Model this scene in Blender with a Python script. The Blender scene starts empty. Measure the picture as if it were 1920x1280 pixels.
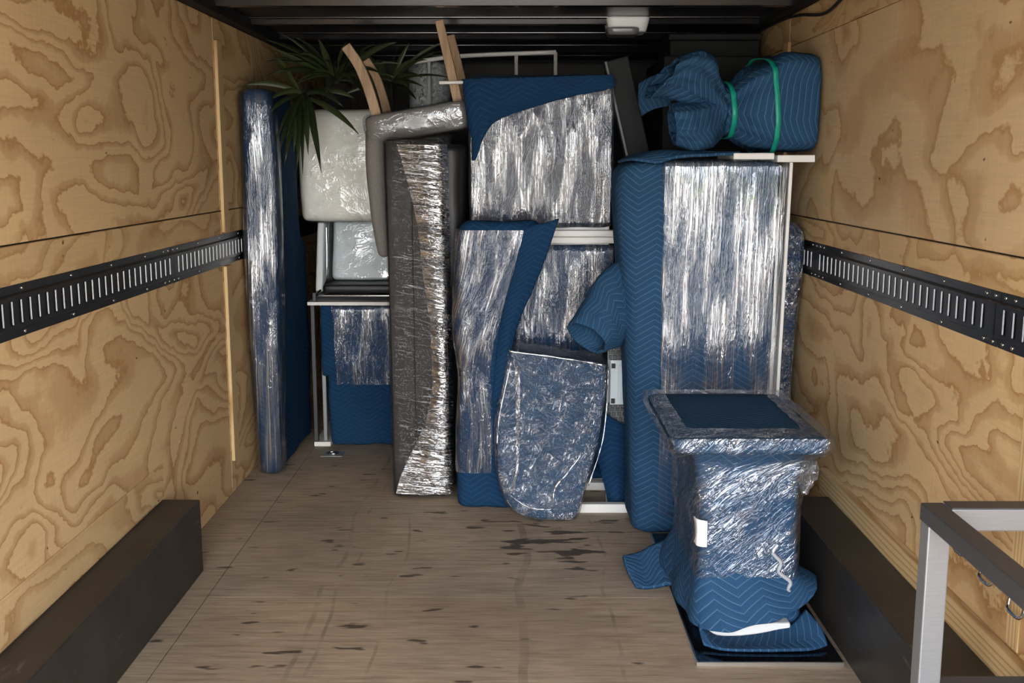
import bpy, bmesh, math, random
from mathutils import Vector, Matrix, noise as mnoise
random.seed(7)
SC = bpy.context.scene
COL = SC.collection

# ------------------------------------------------------------------ camera
cam = bpy.data.cameras.new('camera'); camo = bpy.data.objects.new('camera', cam); COL.objects.link(camo)
cam.sensor_width = 36.0; cam.sensor_fit = 'HORIZONTAL'
cam.lens = 36.0 * 2000.0 / 1920.0
cam.clip_start = 0.05
camo.location = (0, 0, 1.45)
camo.rotation_euler = (math.radians(90 - 9.5088), 0, math.radians(0.2825))
SC.camera = camo

# ------------------------------------------------------------------ exposure
SC.view_settings.view_transform = 'Standard'
SC.view_settings.look = 'None'
SC.view_settings.gamma = 1.0
SC.view_settings.use_curve_mapping = False
SC.view_settings.exposure = 0.0
SC.cycles.max_bounces = 8
SC.cycles.diffuse_bounces = 4
SC.cycles.glossy_bounces = 3
SC.cycles.transparent_max_bounces = 10
SC.cycles.use_denoising = True
SC.cycles.adaptive_threshold = 0.08
SC.cycles.sample_clamp_indirect = 8.0
SKY = 16.0          # strength of the daylight outside the open rear doors
OPEN_Y = -0.35     # where the cargo floor ends at the rear doors


# ------------------------------------------------------------------ node helper
class NT:
    def __init__(s, tree):
        s.t = tree; s.t.nodes.clear()
    def n(s, typ, ins=None, **props):
        nd = s.t.nodes.new(typ)
        for k, v in props.items(): setattr(nd, k, v)
        for k, v in (ins or {}).items(): s.put(nd.inputs[k], v)
        return nd
    def put(s, sock, v):
        if isinstance(v, bpy.types.NodeSocket): s.t.links.new(v, sock)
        elif v is not None:
            if sock.type == 'RGBA' and len(v) == 3: v = (*v, 1)
            sock.default_value = v
    def m(s, op, a, b=None, c=None, clamp=False):
        nd = s.n('ShaderNodeMath', operation=op, use_clamp=clamp)
        for i, v in enumerate((a, b, c)):
            if v is not None: s.put(nd.inputs[i], v)
        return nd.outputs[0]
    def mapping(s, vec, scale=(1, 1, 1), rot=(0, 0, 0), loc=(0, 0, 0)):
        return s.n('ShaderNodeMapping', {'Vector': vec, 'Scale': scale, 'Rotation': rot, 'Location': loc}).outputs[0]
    def noise(s, vec, scale=1.0, detail=2.0, rough=0.5, dist=0.0):
        return s.n('ShaderNodeTexNoise', {'Vector': vec, 'Scale': scale, 'Detail': detail, 'Roughness': rough, 'Distortion': dist}).outputs['Fac']
    def ramp(s, fac, stops, interp='LINEAR'):
        nd = s.n('ShaderNodeValToRGB', {'Fac': fac}); r = nd.color_ramp; r.interpolation = interp
        while len(r.elements) < len(stops): r.elements.new(0.5)
        for e, (p, c) in zip(r.elements, stops):
            e.position = p; e.color = (c, c, c, 1) if isinstance(c, (int, float)) else (*c, 1)
        return nd.outputs[0]
    def mix(s, fac, a, b, mode='MIX'):
        nd = s.n('ShaderNodeMix', data_type='RGBA', blend_type=mode)
        s.put(nd.inputs['Factor'], fac); s.put(nd.inputs[6], a); s.put(nd.inputs[7], b)
        return nd.outputs[2]
    def bump(s, h, strength=0.3, dist=0.01, normal=None):
        nd = s.n('ShaderNodeBump', {'Height': h, 'Strength': strength, 'Distance': dist})
        if normal is not None: s.put(nd.inputs['Normal'], normal)
        return nd.outputs[0]
    def vadd(s, a, b):
        nd = s.n('ShaderNodeVectorMath', operation='ADD'); s.put(nd.inputs[0], a); s.put(nd.inputs[1], b); return nd.outputs[0]
    def pos(s): return s.n('ShaderNodeNewGeometry').outputs['Position']
    def uv(s): return s.n('ShaderNodeUVMap').outputs[0]
    def sep(s, v): return s.n('ShaderNodeSeparateXYZ', {'Vector': v}).outputs
    def comb(s, x, y, z): return s.n('ShaderNodeCombineXYZ', {'X': x, 'Y': y, 'Z': z}).outputs[0]
    def out(s, sh): s.t.links.new(sh, s.n('ShaderNodeOutputMaterial').inputs['Surface'])
    def bsdf(s, col, rough=0.5, metal=0.0, normal=None, spec=0.5, **kw):
        nd = s.n('ShaderNodeBsdfPrincipled', {'Base Color': col, 'Roughness': rough, 'Metallic': metal, 'Specular IOR Level': spec})
        if normal is not None: s.put(nd.inputs['Normal'], normal)
        for k, v in kw.items(): s.put(nd.inputs[k.replace('_', ' ')], v)
        return nd.outputs[0]


def newmat(name):
    mt = bpy.data.materials.new(name); mt.use_nodes = True
    return mt, NT(mt.node_tree)


# ------------------------------------------------------------------ world: hazy daylight sky, tree line, pavement
w = bpy.data.worlds.new('daylight'); SC.world = w; w.use_nodes = True; w.cycles.sampling_method = 'MANUAL'; w.cycles.sample_map_resolution = 256
t = NT(w.node_tree)
dirv = t.n('ShaderNodeTexCoord').outputs['Generated']
dz = t.sep(dirv)[2]
clouds = t.ramp(t.noise(t.mapping(dirv, (1, 1, 2.2)), 2.3, 5, 0.55), [(0.42, 0.0), (0.60, 1.0)])
blue = t.ramp(dz, [(0.0, (0.80, 0.88, 1.0)), (0.9, (0.36, 0.55, 0.95))])
sky = t.mix(clouds, blue, (1.15, 1.12, 1.06))
leafn = t.noise(dirv, 22, 4, 0.6)
trees = t.mix(leafn, (0.02, 0.045, 0.012), (0.16, 0.26, 0.06))
edge = t.m('MULTIPLY', t.m('SUBTRACT', t.noise(dirv, 5, 3, 0.6), 0.44), 0.26)
above = t.ramp(t.m('SUBTRACT', dz, edge), [(0.0, 0.0), (0.02, 1.0)])
up = t.mix(above, trees, sky)
pave = t.mix(t.noise(dirv, 3, 3), (0.46, 0.44, 0.42), (0.56, 0.54, 0.51))
allc = t.mix(t.ramp(dz, [(0.0, 0.0), (0.004, 1.0)]), pave, up)
bg = t.n('ShaderNodeBackground', {'Color': allc, 'Strength': SKY})
t.t.links.new(bg.outputs[0], t.n('ShaderNodeOutputWorld').inputs[0])


# ------------------------------------------------------------------ materials
def ply_mat(name, light, dark, seed, across=1.0, knots=0.35, bands=13.0):
    mt, t = newmat(name)
    rnd = t.n('ShaderNodeObjectInfo').outputs['Random']
    p = t.sep(t.pos())
    base = t.comb(t.m('ADD', p[1], t.m('MULTIPLY', rnd, 37.0)), p[2], t.m('ADD', t.m('MULTIPLY', rnd, 11.0), seed))
    v = t.mapping(base, (0.75, 1.55 * across, 1.0))
    wob = t.n('ShaderNodeTexNoise', {'Vector': base, 'Scale': 7.0, 'Detail': 3.0}).outputs['Color']
    v2 = t.vadd(v, t.n('ShaderNodeVectorMath', {0: wob, 3: 0.10}, operation='SCALE').outputs[0])
    n = t.noise(v2, 1.5, 1.5, 0.40, 0.65)
    vor = t.n('ShaderNodeTexVoronoi', {'Vector': t.mapping(v2, (1.3, 1.0, 1.0)), 'Scale': 1.7}).outputs['Distance']
    kn = t.m('MULTIPLY', t.m('DIVIDE', 0.02, t.m('ADD', t.m('MULTIPLY', vor, vor), 0.045)), knots)
    fib = t.noise(t.mapping(base, (6.0, 130.0, 1.0)), 1.0, 3, 0.6)
    jag = t.m('MULTIPLY', t.m('SUBTRACT', t.noise(t.mapping(base, (38.0, 60.0, 1.0)), 1.0, 3, 0.65), 0.5), 0.022)
    f = t.m('FRACT', t.m('MULTIPLY', t.m('ADD', t.m('ADD', n, kn), jag), bands))
    band = t.ramp(f, [(0.0, 0.0), (0.48, 0.03), (0.62, 0.42), (0.80, 0.55), (0.91, 1.0), (0.97, 0.0)])
    fibv = t.noise(t.mapping(base, (160.0, 9.0, 1.0)), 1.0, 2, 0.6)
    col = t.mix(t.m('MULTIPLY', band, t.m('ADD', 0.55, t.m('MULTIPLY', fib, 0.6)), clamp=True), light, dark)
    tone = t.noise(base, 2.3, 2)
    col = t.mix(0.25, col, t.ramp(tone, [(0.3, (0.55, 0.55, 0.55)), (0.7, (1.0, 0.98, 0.95))]), 'MULTIPLY')
    col = t.mix(0.30, col, t.ramp(t.m('ADD', t.m('MULTIPLY', fib, 0.6), t.m('MULTIPLY', fibv, 0.4)), [(0.3, 0.45), (0.7, 1.0)]), 'MULTIPLY')
    # small dark flecks and checks in the veneer
    fl = t.ramp(t.noise(t.mapping(base, (22.0, 34.0, 1.0)), 1.0, 1, 0.4), [(0.795, 0.0), (0.83, 1.0)])
    col = t.mix(fl, col, (0.10, 0.055, 0.02))
    scuff = t.ramp(t.noise(t.mapping(base, (3.0, 16.0, 1.0), (0, 0, 0.25)), 1.3, 4, 0.7), [(0.70, 0.0), (0.78, 0.55)])
    col = t.mix(scuff, col, (0.80, 0.68, 0.48))
    t.out(t.bsdf(col, 0.72, normal=t.bump(t.m('ADD', t.m('MULTIPLY', fib, 0.5), t.m('MULTIPLY', band, -0.3)), 0.25, 0.002), spec=0.25))
    return mt

PLY = ply_mat('plywood_sheet', (0.72, 0.505, 0.265), (0.40, 0.20, 0.068), 1.0)
PLY_R = ply_mat('plywood_sheet_coarse', (0.69, 0.50, 0.28), (0.43, 0.235, 0.09), 5.0, 0.8, 0.6, 9.0)
PLY_STRIP = ply_mat('plywood_strip', (0.66, 0.46, 0.235), (0.42, 0.235, 0.09), 9.0, 1.4, 0.25, 13.0)


def pine_mat(up=False):
    mt, t = newmat('pine_upright' if up else 'pine_board')
    p = t.sep(t.pos())
    base = t.comb(p[2], p[1], p[0]) if up else t.comb(p[1], p[2], p[0])
    warp = t.noise(t.mapping(base, (0.8, 5.0, 5.0)), 1.0, 2)
    f = t.m('FRACT', t.m('ADD', t.m('MULTIPLY', p[1] if up else p[2], 60.0), t.m('MULTIPLY', warp, 5.0)))
    col = t.mix(t.ramp(f, [(0.0, 0.0), (0.5, 0.1), (0.85, 1.0), (1.0, 0.0)]), (0.64, 0.47, 0.25), (0.42, 0.25, 0.10))
    t.out(t.bsdf(col, 0.65, spec=0.25)); return mt
PINE = pine_mat()
PINE_UP = pine_mat(True)


def floor_mat(name, tint):
    mt, t = newmat(name)
    pp = t.pos(); p = t.sep(pp)
    grain = t.noise(t.mapping(pp, (5.0, 55.0, 1.0)), 1.0, 5, 0.62, 0.3)
    fine = t.noise(t.mapping(pp, (14.0, 190.0, 1.0)), 1.0, 3, 0.6)
    blot = t.noise(pp, 1.7, 4, 0.55)
    col = t.ramp(grain, [(0.26, (0.27, 0.20, 0.14)), (0.48, (0.43, 0.335, 0.24)), (0.72, (0.53, 0.43, 0.32))])
    col = t.mix(0.40, col, t.ramp(fine, [(0.32, 0.55), (0.62, 1.0)]), 'MULTIPLY')
    col = t.mix(0.55, col, t.ramp(blot, [(0.34, (0.58, 0.55, 0.54)), (0.66, (1.12, 1.06, 0.98))]), 'MULTIPLY')
    col = t.mix(1.0, col, tint, 'MULTIPLY')
    # long dolly tracks running towards the doors
    wob = t.m('MULTIPLY', t.noise(t.mapping(pp, (0.0, 1.1, 0.0)), 1.0, 2), 0.16)
    for x0, wd in ((-0.66, 0.008), (-0.605, 0.006), (0.02, 0.014), (-0.43, 0.005), (0.31, 0.006)):
        d = t.m('ABSOLUTE', t.m('SUBTRACT', t.m('ADD', p[0], wob), x0 + 0.08))
        k = t.m('MULTIPLY', t.m('LESS_THAN', d, wd), t.ramp(t.noise(pp, 6, 3), [(0.42, 0.0), (0.66, 0.4)]))
        col = t.mix(k, col, (0.085, 0.065, 0.05))
    # oily drips that soaked into the wood, stretched along the grain
    spot = t.noise(t.mapping(pp, (5.5, 17.0, 1.0), (0, 0, 0.0), (0.35, 0.2, 0)), 1.0, 2, 0.5)
    dx = t.m('DIVIDE', t.m('SUBTRACT', p[0], 0.11), 0.34); dy = t.m('DIVIDE', t.m('SUBTRACT', p[1], 3.98), 0.34)
    near = t.m('SUBTRACT', 1.0, t.m('ADD', t.m('MULTIPLY', dx, dx), t.m('MULTIPLY', dy, dy)), clamp=True)
    k = t.ramp(t.m('ADD', spot, t.m('MULTIPLY', near, 0.14)), [(0.66, 0.0), (0.70, 0.85)])
    col = t.mix(k, col, (0.035, 0.026, 0.02))
    k2 = t.ramp(t.noise(t.mapping(pp, (9.0, 26.0, 1.0)), 1.0, 2, 0.5), [(0.765, 0.0), (0.79, 0.6)])
    col = t.mix(k2, col, (0.07, 0.05, 0.037))
    t.out(t.bsdf(col, 0.6, normal=t.bump(grain, 0.25, 0.003), spec=0.3)); return mt
FLOOR = floor_mat('worn_deck_plywood', (0.95, 0.97, 1.02))
FLOOR2 = floor_mat('worn_deck_board', (1.0, 0.98, 0.95))


def plain(name, col, rough=0.5, metal=0.0, var=0.0, scale=8.0, bump=0.0, spec=0.5, stretch=(1, 1, 1)):
    mt, t = newmat(name)
    n = t.noise(t.mapping(t.pos(), stretch), scale, 4, 0.6)
    c = t.mix(var, (*col,), t.ramp(n, [(0.3, 0.35), (0.7, 1.0)]), 'MULTIPLY') if var else col
    t.out(t.bsdf(c, rough, metal, normal=t.bump(n, bump, 0.003) if bump else None, spec=spec)); return mt

CEIL = plain('black_painted_steel', (0.022, 0.022, 0.024), 0.30, 0, 0.3, 3, 0, 0.9)
RIB = plain('black_gloss_rib', (0.012, 0.012, 0.014), 0.16, 0, 0, 1, 0, 1.0)
TRIMBLACK = plain('matt_black_angle', (0.010, 0.010, 0.011), 0.6, 0, 0, 1, 0, 0.2)
DARKWALL = plain('dark_nose_wall', (0.010, 0.010, 0.011), 0.5)
BACKING = plain('dark_wall_cavity', (0.02, 0.02, 0.02), 0.7)
RAIL = plain('black_powder_coat', (0.010, 0.010, 0.012), 0.32, 0, 0.3, 40)
LIT_EDGE = plain('lit_slot_edge', (0.16, 0.16, 0.16), 0.35, 0.5)  # paler than the rail: light caught by the slot lip, put into the colour
SCREW = plain('zinc_screw', (0.75, 0.73, 0.68), 0.25, 1.0)
def wheel_mat():
    mt, t = newmat('black_scuffed_steel'); p = t.pos()
    n = t.noise(p, 5, 4, 0.6)
    sc = t.ramp(t.noise(t.mapping(p, (28, 9, 28), (0, 0, 0.5)), 1.0, 5, 0.7, 0.6), [(0.60, 0.0), (0.70, 0.6)])
    sc = t.m('MULTIPLY', sc, t.ramp(t.noise(p, 2.6, 2), [(0.45, 0.0), (0.6, 1.0)]))
    col = t.mix(sc, t.ramp(n, [(0.3, (0.018, 0.016, 0.014)), (0.7, (0.040, 0.035, 0.030))]), (0.16, 0.14, 0.12))
    t.out(t.bsdf(col, 0.45, spec=0.4)); return mt
WHEEL = wheel_mat()
WHITE = plain('white_painted_board', (0.78, 0.76, 0.71), 0.45, 0, 0.12, 14)
WHITE_METAL = plain('white_enamel_tube', (0.80, 0.80, 0.76), 0.3)
CHROME = plain('chrome_wire', (0.72, 0.72, 0.74), 0.14, 1.0)
BLACKGLASS = plain('black_mirror_glass', (0.004, 0.004, 0.005), 0.04, 0, 0, 1, 0, 0.9)
EDGE_METAL = plain('bright_edge_metal', (0.68, 0.66, 0.62), 0.3, 1.0)
FRAME_DARK = plain('charcoal_tube_steel', (0.060, 0.060, 0.064), 0.42, 0.2, 0.2, 30)
FRAME_LIGHT = plain('brushed_tube_steel', (0.27, 0.278, 0.29), 0.42, 0.5, 0.15, 30, 0, 0.5, (1, 1, 8))
BLACKBOX = plain('black_box_board', (0.011, 0.012, 0.013), 0.6, 0, 0.2, 9, 0, 0.2)
BROWN_VINYL = plain('dark_taupe_vinyl', (0.026, 0.021, 0.018), 0.55, 0, 0.25, 25, 0, 0.25)
BROWN_WOOD = plain('dark_slate_veneer', (0.020, 0.032, 0.060), 0.5, 0, 0.4, 6, 0, 0.3, (1, 1, 0.2))
BROWN_VINYL2 = plain('charcoal_vinyl', (0.008, 0.008, 0.010), 0.45, 0, 0.25, 25)
GREY_FABRIC = plain('grey_weave', (0.205, 0.188, 0.170), 0.75, 0, 0.35, 160, 0.2)
CREAM = plain('cream_upholstery', (0.84, 0.81, 0.72), 0.6, 0, 0.12, 8)
PALE = plain('pale_white_upholstery', (0.66, 0.70, 0.70), 0.5, 0, 0.15, 7)
GREEN = plain('green_band', (0.006, 0.30, 0.215), 0.4, 0, 0.25, 40)
PAPER = plain('paper_label', (0.82, 0.83, 0.84), 0.6)
LENS = plain('smoked_lens', (0.16, 0.16, 0.17), 0.2)
LAMPWHITE = plain('white_lamp_plastic', (0.80, 0.80, 0.80), 0.35)
POT = plain('dark_pot_clay', (0.03, 0.025, 0.022), 0.6)
BARK = plain('brown_trunk', (0.06, 0.042, 0.028), 0.8, 0, 0.5, 40, 0.4)
KEY = plain('dark_grey_key', (0.060, 0.062, 0.062), 0.5)
KEYBASE = plain('grey_keypad_base', (0.28, 0.29, 0.29), 0.45)
PLATE = plain('pale_metal_plate', (0.62, 0.68, 0.68), 0.4)
CORD = plain('black_rubber_cord', (0.012, 0.012, 0.012), 0.5)
BLACKPAD = plain('black_rubber_pad', (0.01, 0.01, 0.01), 0.6)


def oak_mat():
    mt, t = newmat('light_oak_leg')
    g = t.noise(t.mapping(t.pos(), (60.0, 60.0, 6.0)), 1.0, 3, 0.6)
    t.out(t.bsdf(t.ramp(g, [(0.3, (0.24, 0.145, 0.075)), (0.7, (0.42, 0.275, 0.155))]), 0.55)); return mt
OAK = oak_mat()


def leaf_mat():
    mt, t = newmat('leaf_green')
    u = t.sep(t.uv())
    rnd = t.n('ShaderNodeObjectInfo').outputs['Random']
    stripe = t.noise(t.mapping(t.uv(), (260.0, 3.0, 1.0)), 1.0, 2)
    col = t.mix(rnd, (0.012, 0.020, 0.007), (0.045, 0.062, 0.020))
    col = t.mix(0.5, col, t.ramp(stripe, [(0.3, 0.5), (0.7, 1.3)]), 'MULTIPLY')
    t.out(t.bsdf(col, 0.42)); return mt
LEAF = leaf_mat()


def quilt_mat(name, col, line, period=0.024, zig=0.15, amp=0.6, linew=0.05, rot=0.0):
    """moving blanket: chevron quilting stitched into woven cloth (UVs are in metres)"""
    mt, t = newmat(name)
    uv = t.mapping(t.uv(), (1, 1, 1), (0, 0, rot))
    x, y, _ = t.sep(uv)
    tri = t.m('ABSOLUTE', t.m('SUBTRACT', t.m('FRACT', t.m('DIVIDE', x, zig)), 0.5))
    wob = t.m('MULTIPLY', t.noise(uv, 9.0, 2), 0.25)
    ph = t.m('FRACT', t.m('ADD', t.m('ADD', t.m('DIVIDE', y, period), t.m('MULTIPLY', tri, amp * zig / period)), wob))
    d = t.m('ABSOLUTE', t.m('SUBTRACT', ph, 0.5))
    ln = t.ramp(d, [(0.0, 1.0), (linew, 0.75), (linew * 1.7, 0.0)])
    puff = t.m('POWER', t.m('MULTIPLY', d, 2.0), 0.5)
    weave = t.noise(t.uv(), 420.0, 2)
    wr = t.noise(t.mapping(t.uv(), (14, 5, 1)), 1.0, 4, 0.6, 0.6)
    c = t.mix(t.m('MULTIPLY', ln, 0.42), col, line)
    c = t.mix(0.35, c, t.ramp(weave, [(0.3, 0.55), (0.7, 1.15)]), 'MULTIPLY')
    c = t.mix(0.35, c, t.ramp(t.noise(t.uv(), 6.0, 3), [(0.3, 0.65), (0.7, 1.1)]), 'MULTIPLY')
    hgt = t.m('ADD', t.m('MULTIPLY', puff, 0.6), t.m('MULTIPLY', wr, 1.2))
    t.out(t.bsdf(c, 0.85, normal=t.bump(hgt, 0.55, 0.006), spec=0.08)); return mt
BLUE_C = (0.024, 0.072, 0.145)
QUILT = quilt_mat('blue_quilted_blanket', BLUE_C, (0.16, 0.27, 0.40))
QUILT_H = quilt_mat('blue_quilted_blanket_turned', BLUE_C, (0.16, 0.27, 0.40), rot=math.pi / 2)
QUILT_D = quilt_mat('navy_quilted_blanket', (0.010, 0.040, 0.098), (0.045, 0.10, 0.18))
QUILT_FINE = quilt_mat('blue_quilt_narrow', BLUE_C, (0.14, 0.25, 0.38), 0.020, 0.09, 0.5, 0.05)


def film_mat(name, su=70.0, sv=4.0, rot=0.0, bump=0.5, haze=0.10, gloss=0.12, rough=0.10, crinkle=0.3, lo=0.42, hi=0.62, bendy=0.05):
    """stretch wrap: clear film with tension streaks, creases and slight milky haze"""
    mt, t = newmat(name)
    uv = t.mapping(t.uv(), (1, 1, 1), (0, 0, rot))
    bend = t.n('ShaderNodeTexNoise', {'Vector': uv, 'Scale': 4.0, 'Detail': 2.0}).outputs['Color']
    uvb = t.vadd(uv, t.n('ShaderNodeVectorMath', {0: bend, 3: bendy}, operation='SCALE').outputs[0])
    st = t.noise(t.mapping(uvb, (su, sv, 1)), 1.0, 4, 0.66, bendy * 3)
    big = t.noise(t.mapping(uvb, (su * 0.10 + 2, sv * 0.6 + 1, 1), loc=(3, 7, 0)), 1.0, 2, 0.5, 0.5)
    fold = t.m('ABSOLUTE', t.m('SUBTRACT', t.noise(t.mapping(uvb, (su * 0.45 + 4, sv * 1.5 + 3, 1)), 1.0, 3, 0.6, 0.8), 0.5))
    crease = t.ramp(fold, [(0.0, 1.0), (0.035, 0.25), (0.10, 0.0)])
    h = t.m('ADD', t.m('ADD', st, t.m('MULTIPLY', big, 2.2)), t.m('MULTIPLY', crease, crinkle))
    nrm = t.bump(h, bump, 0.010)
    streak = t.ramp(st, [(0.50, 0.0), (0.60, 1.0)])
    patch = t.ramp(big, [(lo, 0.0), (hi, 1.0)])
    hz = t.m('MULTIPLY', t.m('ADD', t.m('MULTIPLY', streak, patch), t.m('MULTIPLY', crease, 0.6 * crinkle)), haze * 2.2)
    hz = t.m('ADD', hz, haze * 0.15, clamp=True)
    fres = t.n('ShaderNodeLayerWeight', {'Blend': 0.30, 'Normal': nrm}).outputs['Fresnel']
    gl = t.m('ADD', t.m('MULTIPLY', fres, 0.35), t.m('MULTIPLY', t.m('ADD', t.m('MULTIPLY', t.m('ADD', streak, 0.25), patch), t.m('MULTIPLY', crease, crinkle)), gloss * 2.0), clamp=True)
    gl = t.m('ADD', gl, gloss * 0.18, clamp=True)
    tr = t.n('ShaderNodeBsdfTransparent', {'Color': (0.95, 0.965, 0.98)}).outputs[0]
    df = t.n('ShaderNodeBsdfDiffuse', {'Color': (0.78, 0.82, 0.88), 'Normal': nrm}).outputs[0]
    gs = t.n('ShaderNodeBsdfGlossy', {'Color': (0.95, 0.97, 1.0), 'Roughness': rough, 'Normal': nrm}).outputs[0]
    a = t.n('ShaderNodeMixShader', {0: hz, 1: tr, 2: df}).outputs[0]
    t.out(t.n('ShaderNodeMixShader', {0: gl, 1: a, 2: gs}).outputs[0])
    return mt
FILM_V = film_mat('stretch_film_upright', 95, 1.5, 0.0, 0.5, 0.05, 0.25, 0.05, 0.12, 0.44, 0.60, 0.012)
FILM_V2 = film_mat('stretch_film_upright_heavy', 150, 4.5, 0.0, 0.55, 0.06, 0.28, 0.06, 0.14, 0.42, 0.60, 0.02)
FILM_X = film_mat('stretch_film_crumpled', 60, 26, 0.5, 0.7, 0.06, 0.15, 0.08, 1.0)
FILM_O = film_mat('stretch_film_hazy', 130, 26, 0.08, 0.55, 0.045, 0.16, 0.08, 0.7, 0.44, 0.62)
FILM_H = film_mat('stretch_film_crosswise', 6, 70, 0.15, 0.4, 0.006, 0.02, 0.08, 0.4, 0.5, 0.7)
FILM_HF = film_mat('stretch_film_cross_folds', 12, 60, 0.25, 0.75, 0.06, 0.70, 0.06, 0.4, 0.36, 0.54, 0.03)
FILM_D = film_mat('stretch_film_slanting', 75, 7, 0.85, 0.55, 0.05, 0.14, 0.08, 0.5)
FILM_SOFT = film_mat('stretch_film_smooth', 14, 9, 0.2, 0.3, 0.02, 0.08, 0.12, 0.3)
FILM_MILK = film_mat('stretch_film_bunched', 120, 9, 0.0, 0.8, 0.16, 0.28, 0.12, 0.6)


FILM_TWIST = film_mat('stretch_film_twisted', 160, 20, 0.0, 0.7, 0.75, 0.18, 0.2, 0.6)


# ------------------------------------------------------------------ mesh helpers
def setprops(o, label=None, cat=None, group=None, kind=None):
    for k, v in (('label', label), ('category', cat), ('group', group), ('kind', kind)):
        if v: o[k] = v
    return o

def link(o, parent=None):
    COL.objects.link(o)
    if parent is not None:
        o.parent = parent; o.matrix_parent_inverse = wm(parent).inverted()
    return o

def wm(o):
    """world matrix before the depsgraph has run"""
    m = o.matrix_basis.copy()
    if o.parent is not None: m = wm(o.parent) @ o.matrix_parent_inverse @ m
    return m

def thing(name, label, cat, loc, group=None):
    o = bpy.data.objects.new(name, None); o.empty_display_size = 0.1; o.location = loc
    COL.objects.link(o); return setprops(o, label, cat, group)

def build(name, verts, faces, mat, parent=None, uvs=None, smooth=False, mats=None, fmat=None):
    me = bpy.data.meshes.new(name); me.from_pydata([tuple(v) for v in verts], [], faces)
    for mm in (mats or [mat]): me.materials.append(mm)
    if fmat: me.polygons.foreach_set('material_index', fmat)
    if uvs:
        lay = me.uv_layers.new(name='UVMap'); flat = []
        for f in uvs:
            for c in f: flat.extend(c)
        lay.data.foreach_set('uv', flat)
    if smooth: me.polygons.foreach_set('use_smooth', [True] * len(me.polygons))
    me.update()
    return link(bpy.data.objects.new(name, me), parent)

def crumple(o, amp, freq=(9, 9, 9), seed=0.0, turb=True):
    me = o.data; s = Vector((seed * 3.1, seed * 1.7, seed * 2.3))
    off = []
    for v in me.vertices:
        p = Vector((v.co.x * freq[0], v.co.y * freq[1], v.co.z * freq[2])) + s
        d = mnoise.noise(p) + (0.5 * mnoise.noise(p * 2.3) + 0.25 * mnoise.noise(p * 5.1) if turb else 0)
        off.append(v.normal * (d * amp))
    for v, d in zip(me.vertices, off): v.co += d
    me.update(); return o

def box(name, lo, hi, mat, parent=None, bev=0.003, seg=2, xf=None):
    bm = bmesh.new(); bmesh.ops.create_cube(bm, size=1.0)
    for v in bm.verts:
        for k in range(3): v.co[k] = lo[k] + (hi[k] - lo[k]) * (v.co[k] + 0.5)
    if bev: bmesh.ops.bevel(bm, geom=bm.edges[:], offset=bev, segments=seg, affect='EDGES', profile=0.5)
    if xf is not None: bmesh.ops.transform(bm, matrix=xf, verts=bm.verts)
    uvl = bm.loops.layers.uv.new('UVMap')
    for f in bm.faces:
        n = f.normal; ax = max(range(3), key=lambda k: abs(n[k]))
        for l in f.loops:
            c = l.vert.co
            l[uvl].uv = (c.y, c.z) if ax == 0 else ((c.x, c.z) if ax == 1 else (c.x, c.y))
    me = bpy.data.meshes.new(name); bm.to_mesh(me); bm.free(); me.materials.append(mat)
    return link(bpy.data.objects.new(name, me), parent)

def bar(name, p0, p1, wdt, dpt, mat, parent=None, bev=0.003, side=(0, 1, 0)):
    """square-section bar from p0 to p1; dpt is measured along side"""
    p0, p1 = Vector(p0), Vector(p1); z = (p1 - p0); L = z.length; z.normalize()
    y = Vector(side); y = (y - z * y.dot(z)).normalized(); x = y.cross(z)
    M = Matrix.Translation(p0) @ Matrix((x, y, z)).transposed().to_4x4()
    return box(name, (-wdt / 2, -dpt / 2, 0), (wdt / 2, dpt / 2, L), mat, parent, bev, 2, M)

def cat(a, b, c, d, u):
    return 0.5 * (2 * b + (c - a) * u + (2 * a - 5 * b + 4 * c - d) * u * u + (3 * b - a - 3 * c + d) * u ** 3)

def smooth_path(pts, n):
    """Catmull-Rom through pts (tuples of any length), n samples per span"""
    out = []
    for i in range(len(pts) - 1):
        a, b, c, d = pts[max(i - 1, 0)], pts[i], pts[i + 1], pts[min(i + 2, len(pts) - 1)]
        for k in range(n): out.append(tuple(cat(*q, k / n) for q in zip(a, b, c, d)))
    out.append(tuple(pts[-1])); return out

def tube(name, pts, r, mat, parent=None, sides=8, n=6, closed=False):
    P = [Vector(p) for p in (smooth_path(pts, n) if n > 1 else pts)]
    if closed and (P[0] - P[-1]).length < 1e-6: P.pop()
    vs, fs = [], []; N = len(P); up = Vector((0.13, 0.21, 0.97))
    for i, p in enumerate(P):
        if closed: tg = (P[(i + 1) % N] - P[i - 1]).normalized()
        else: tg = (P[min(i + 1, N - 1)] - P[max(i - 1, 0)]).normalized()
        x = tg.cross(up); x = x.normalized() if x.length > 1e-4 else Vector((1, 0, 0)); y = x.cross(tg).normalized()
        for k in range(sides):
            a = 2 * math.pi * k / sides; vs.append(p + x * (r * math.cos(a)) + y * (r * math.sin(a)))
    for i in range(N if closed else N - 1):
        for k in range(sides):
            j = (i + 1) % N
            fs.append((i * sides + k, i * sides + (k + 1) % sides, j * sides + (k + 1) % sides, j * sides + k))
    if not closed: fs += [tuple(range(sides))[::-1], tuple((N - 1) * sides + k for k in range(sides))]
    return build(name, vs, fs, mat, parent, smooth=True)

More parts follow.
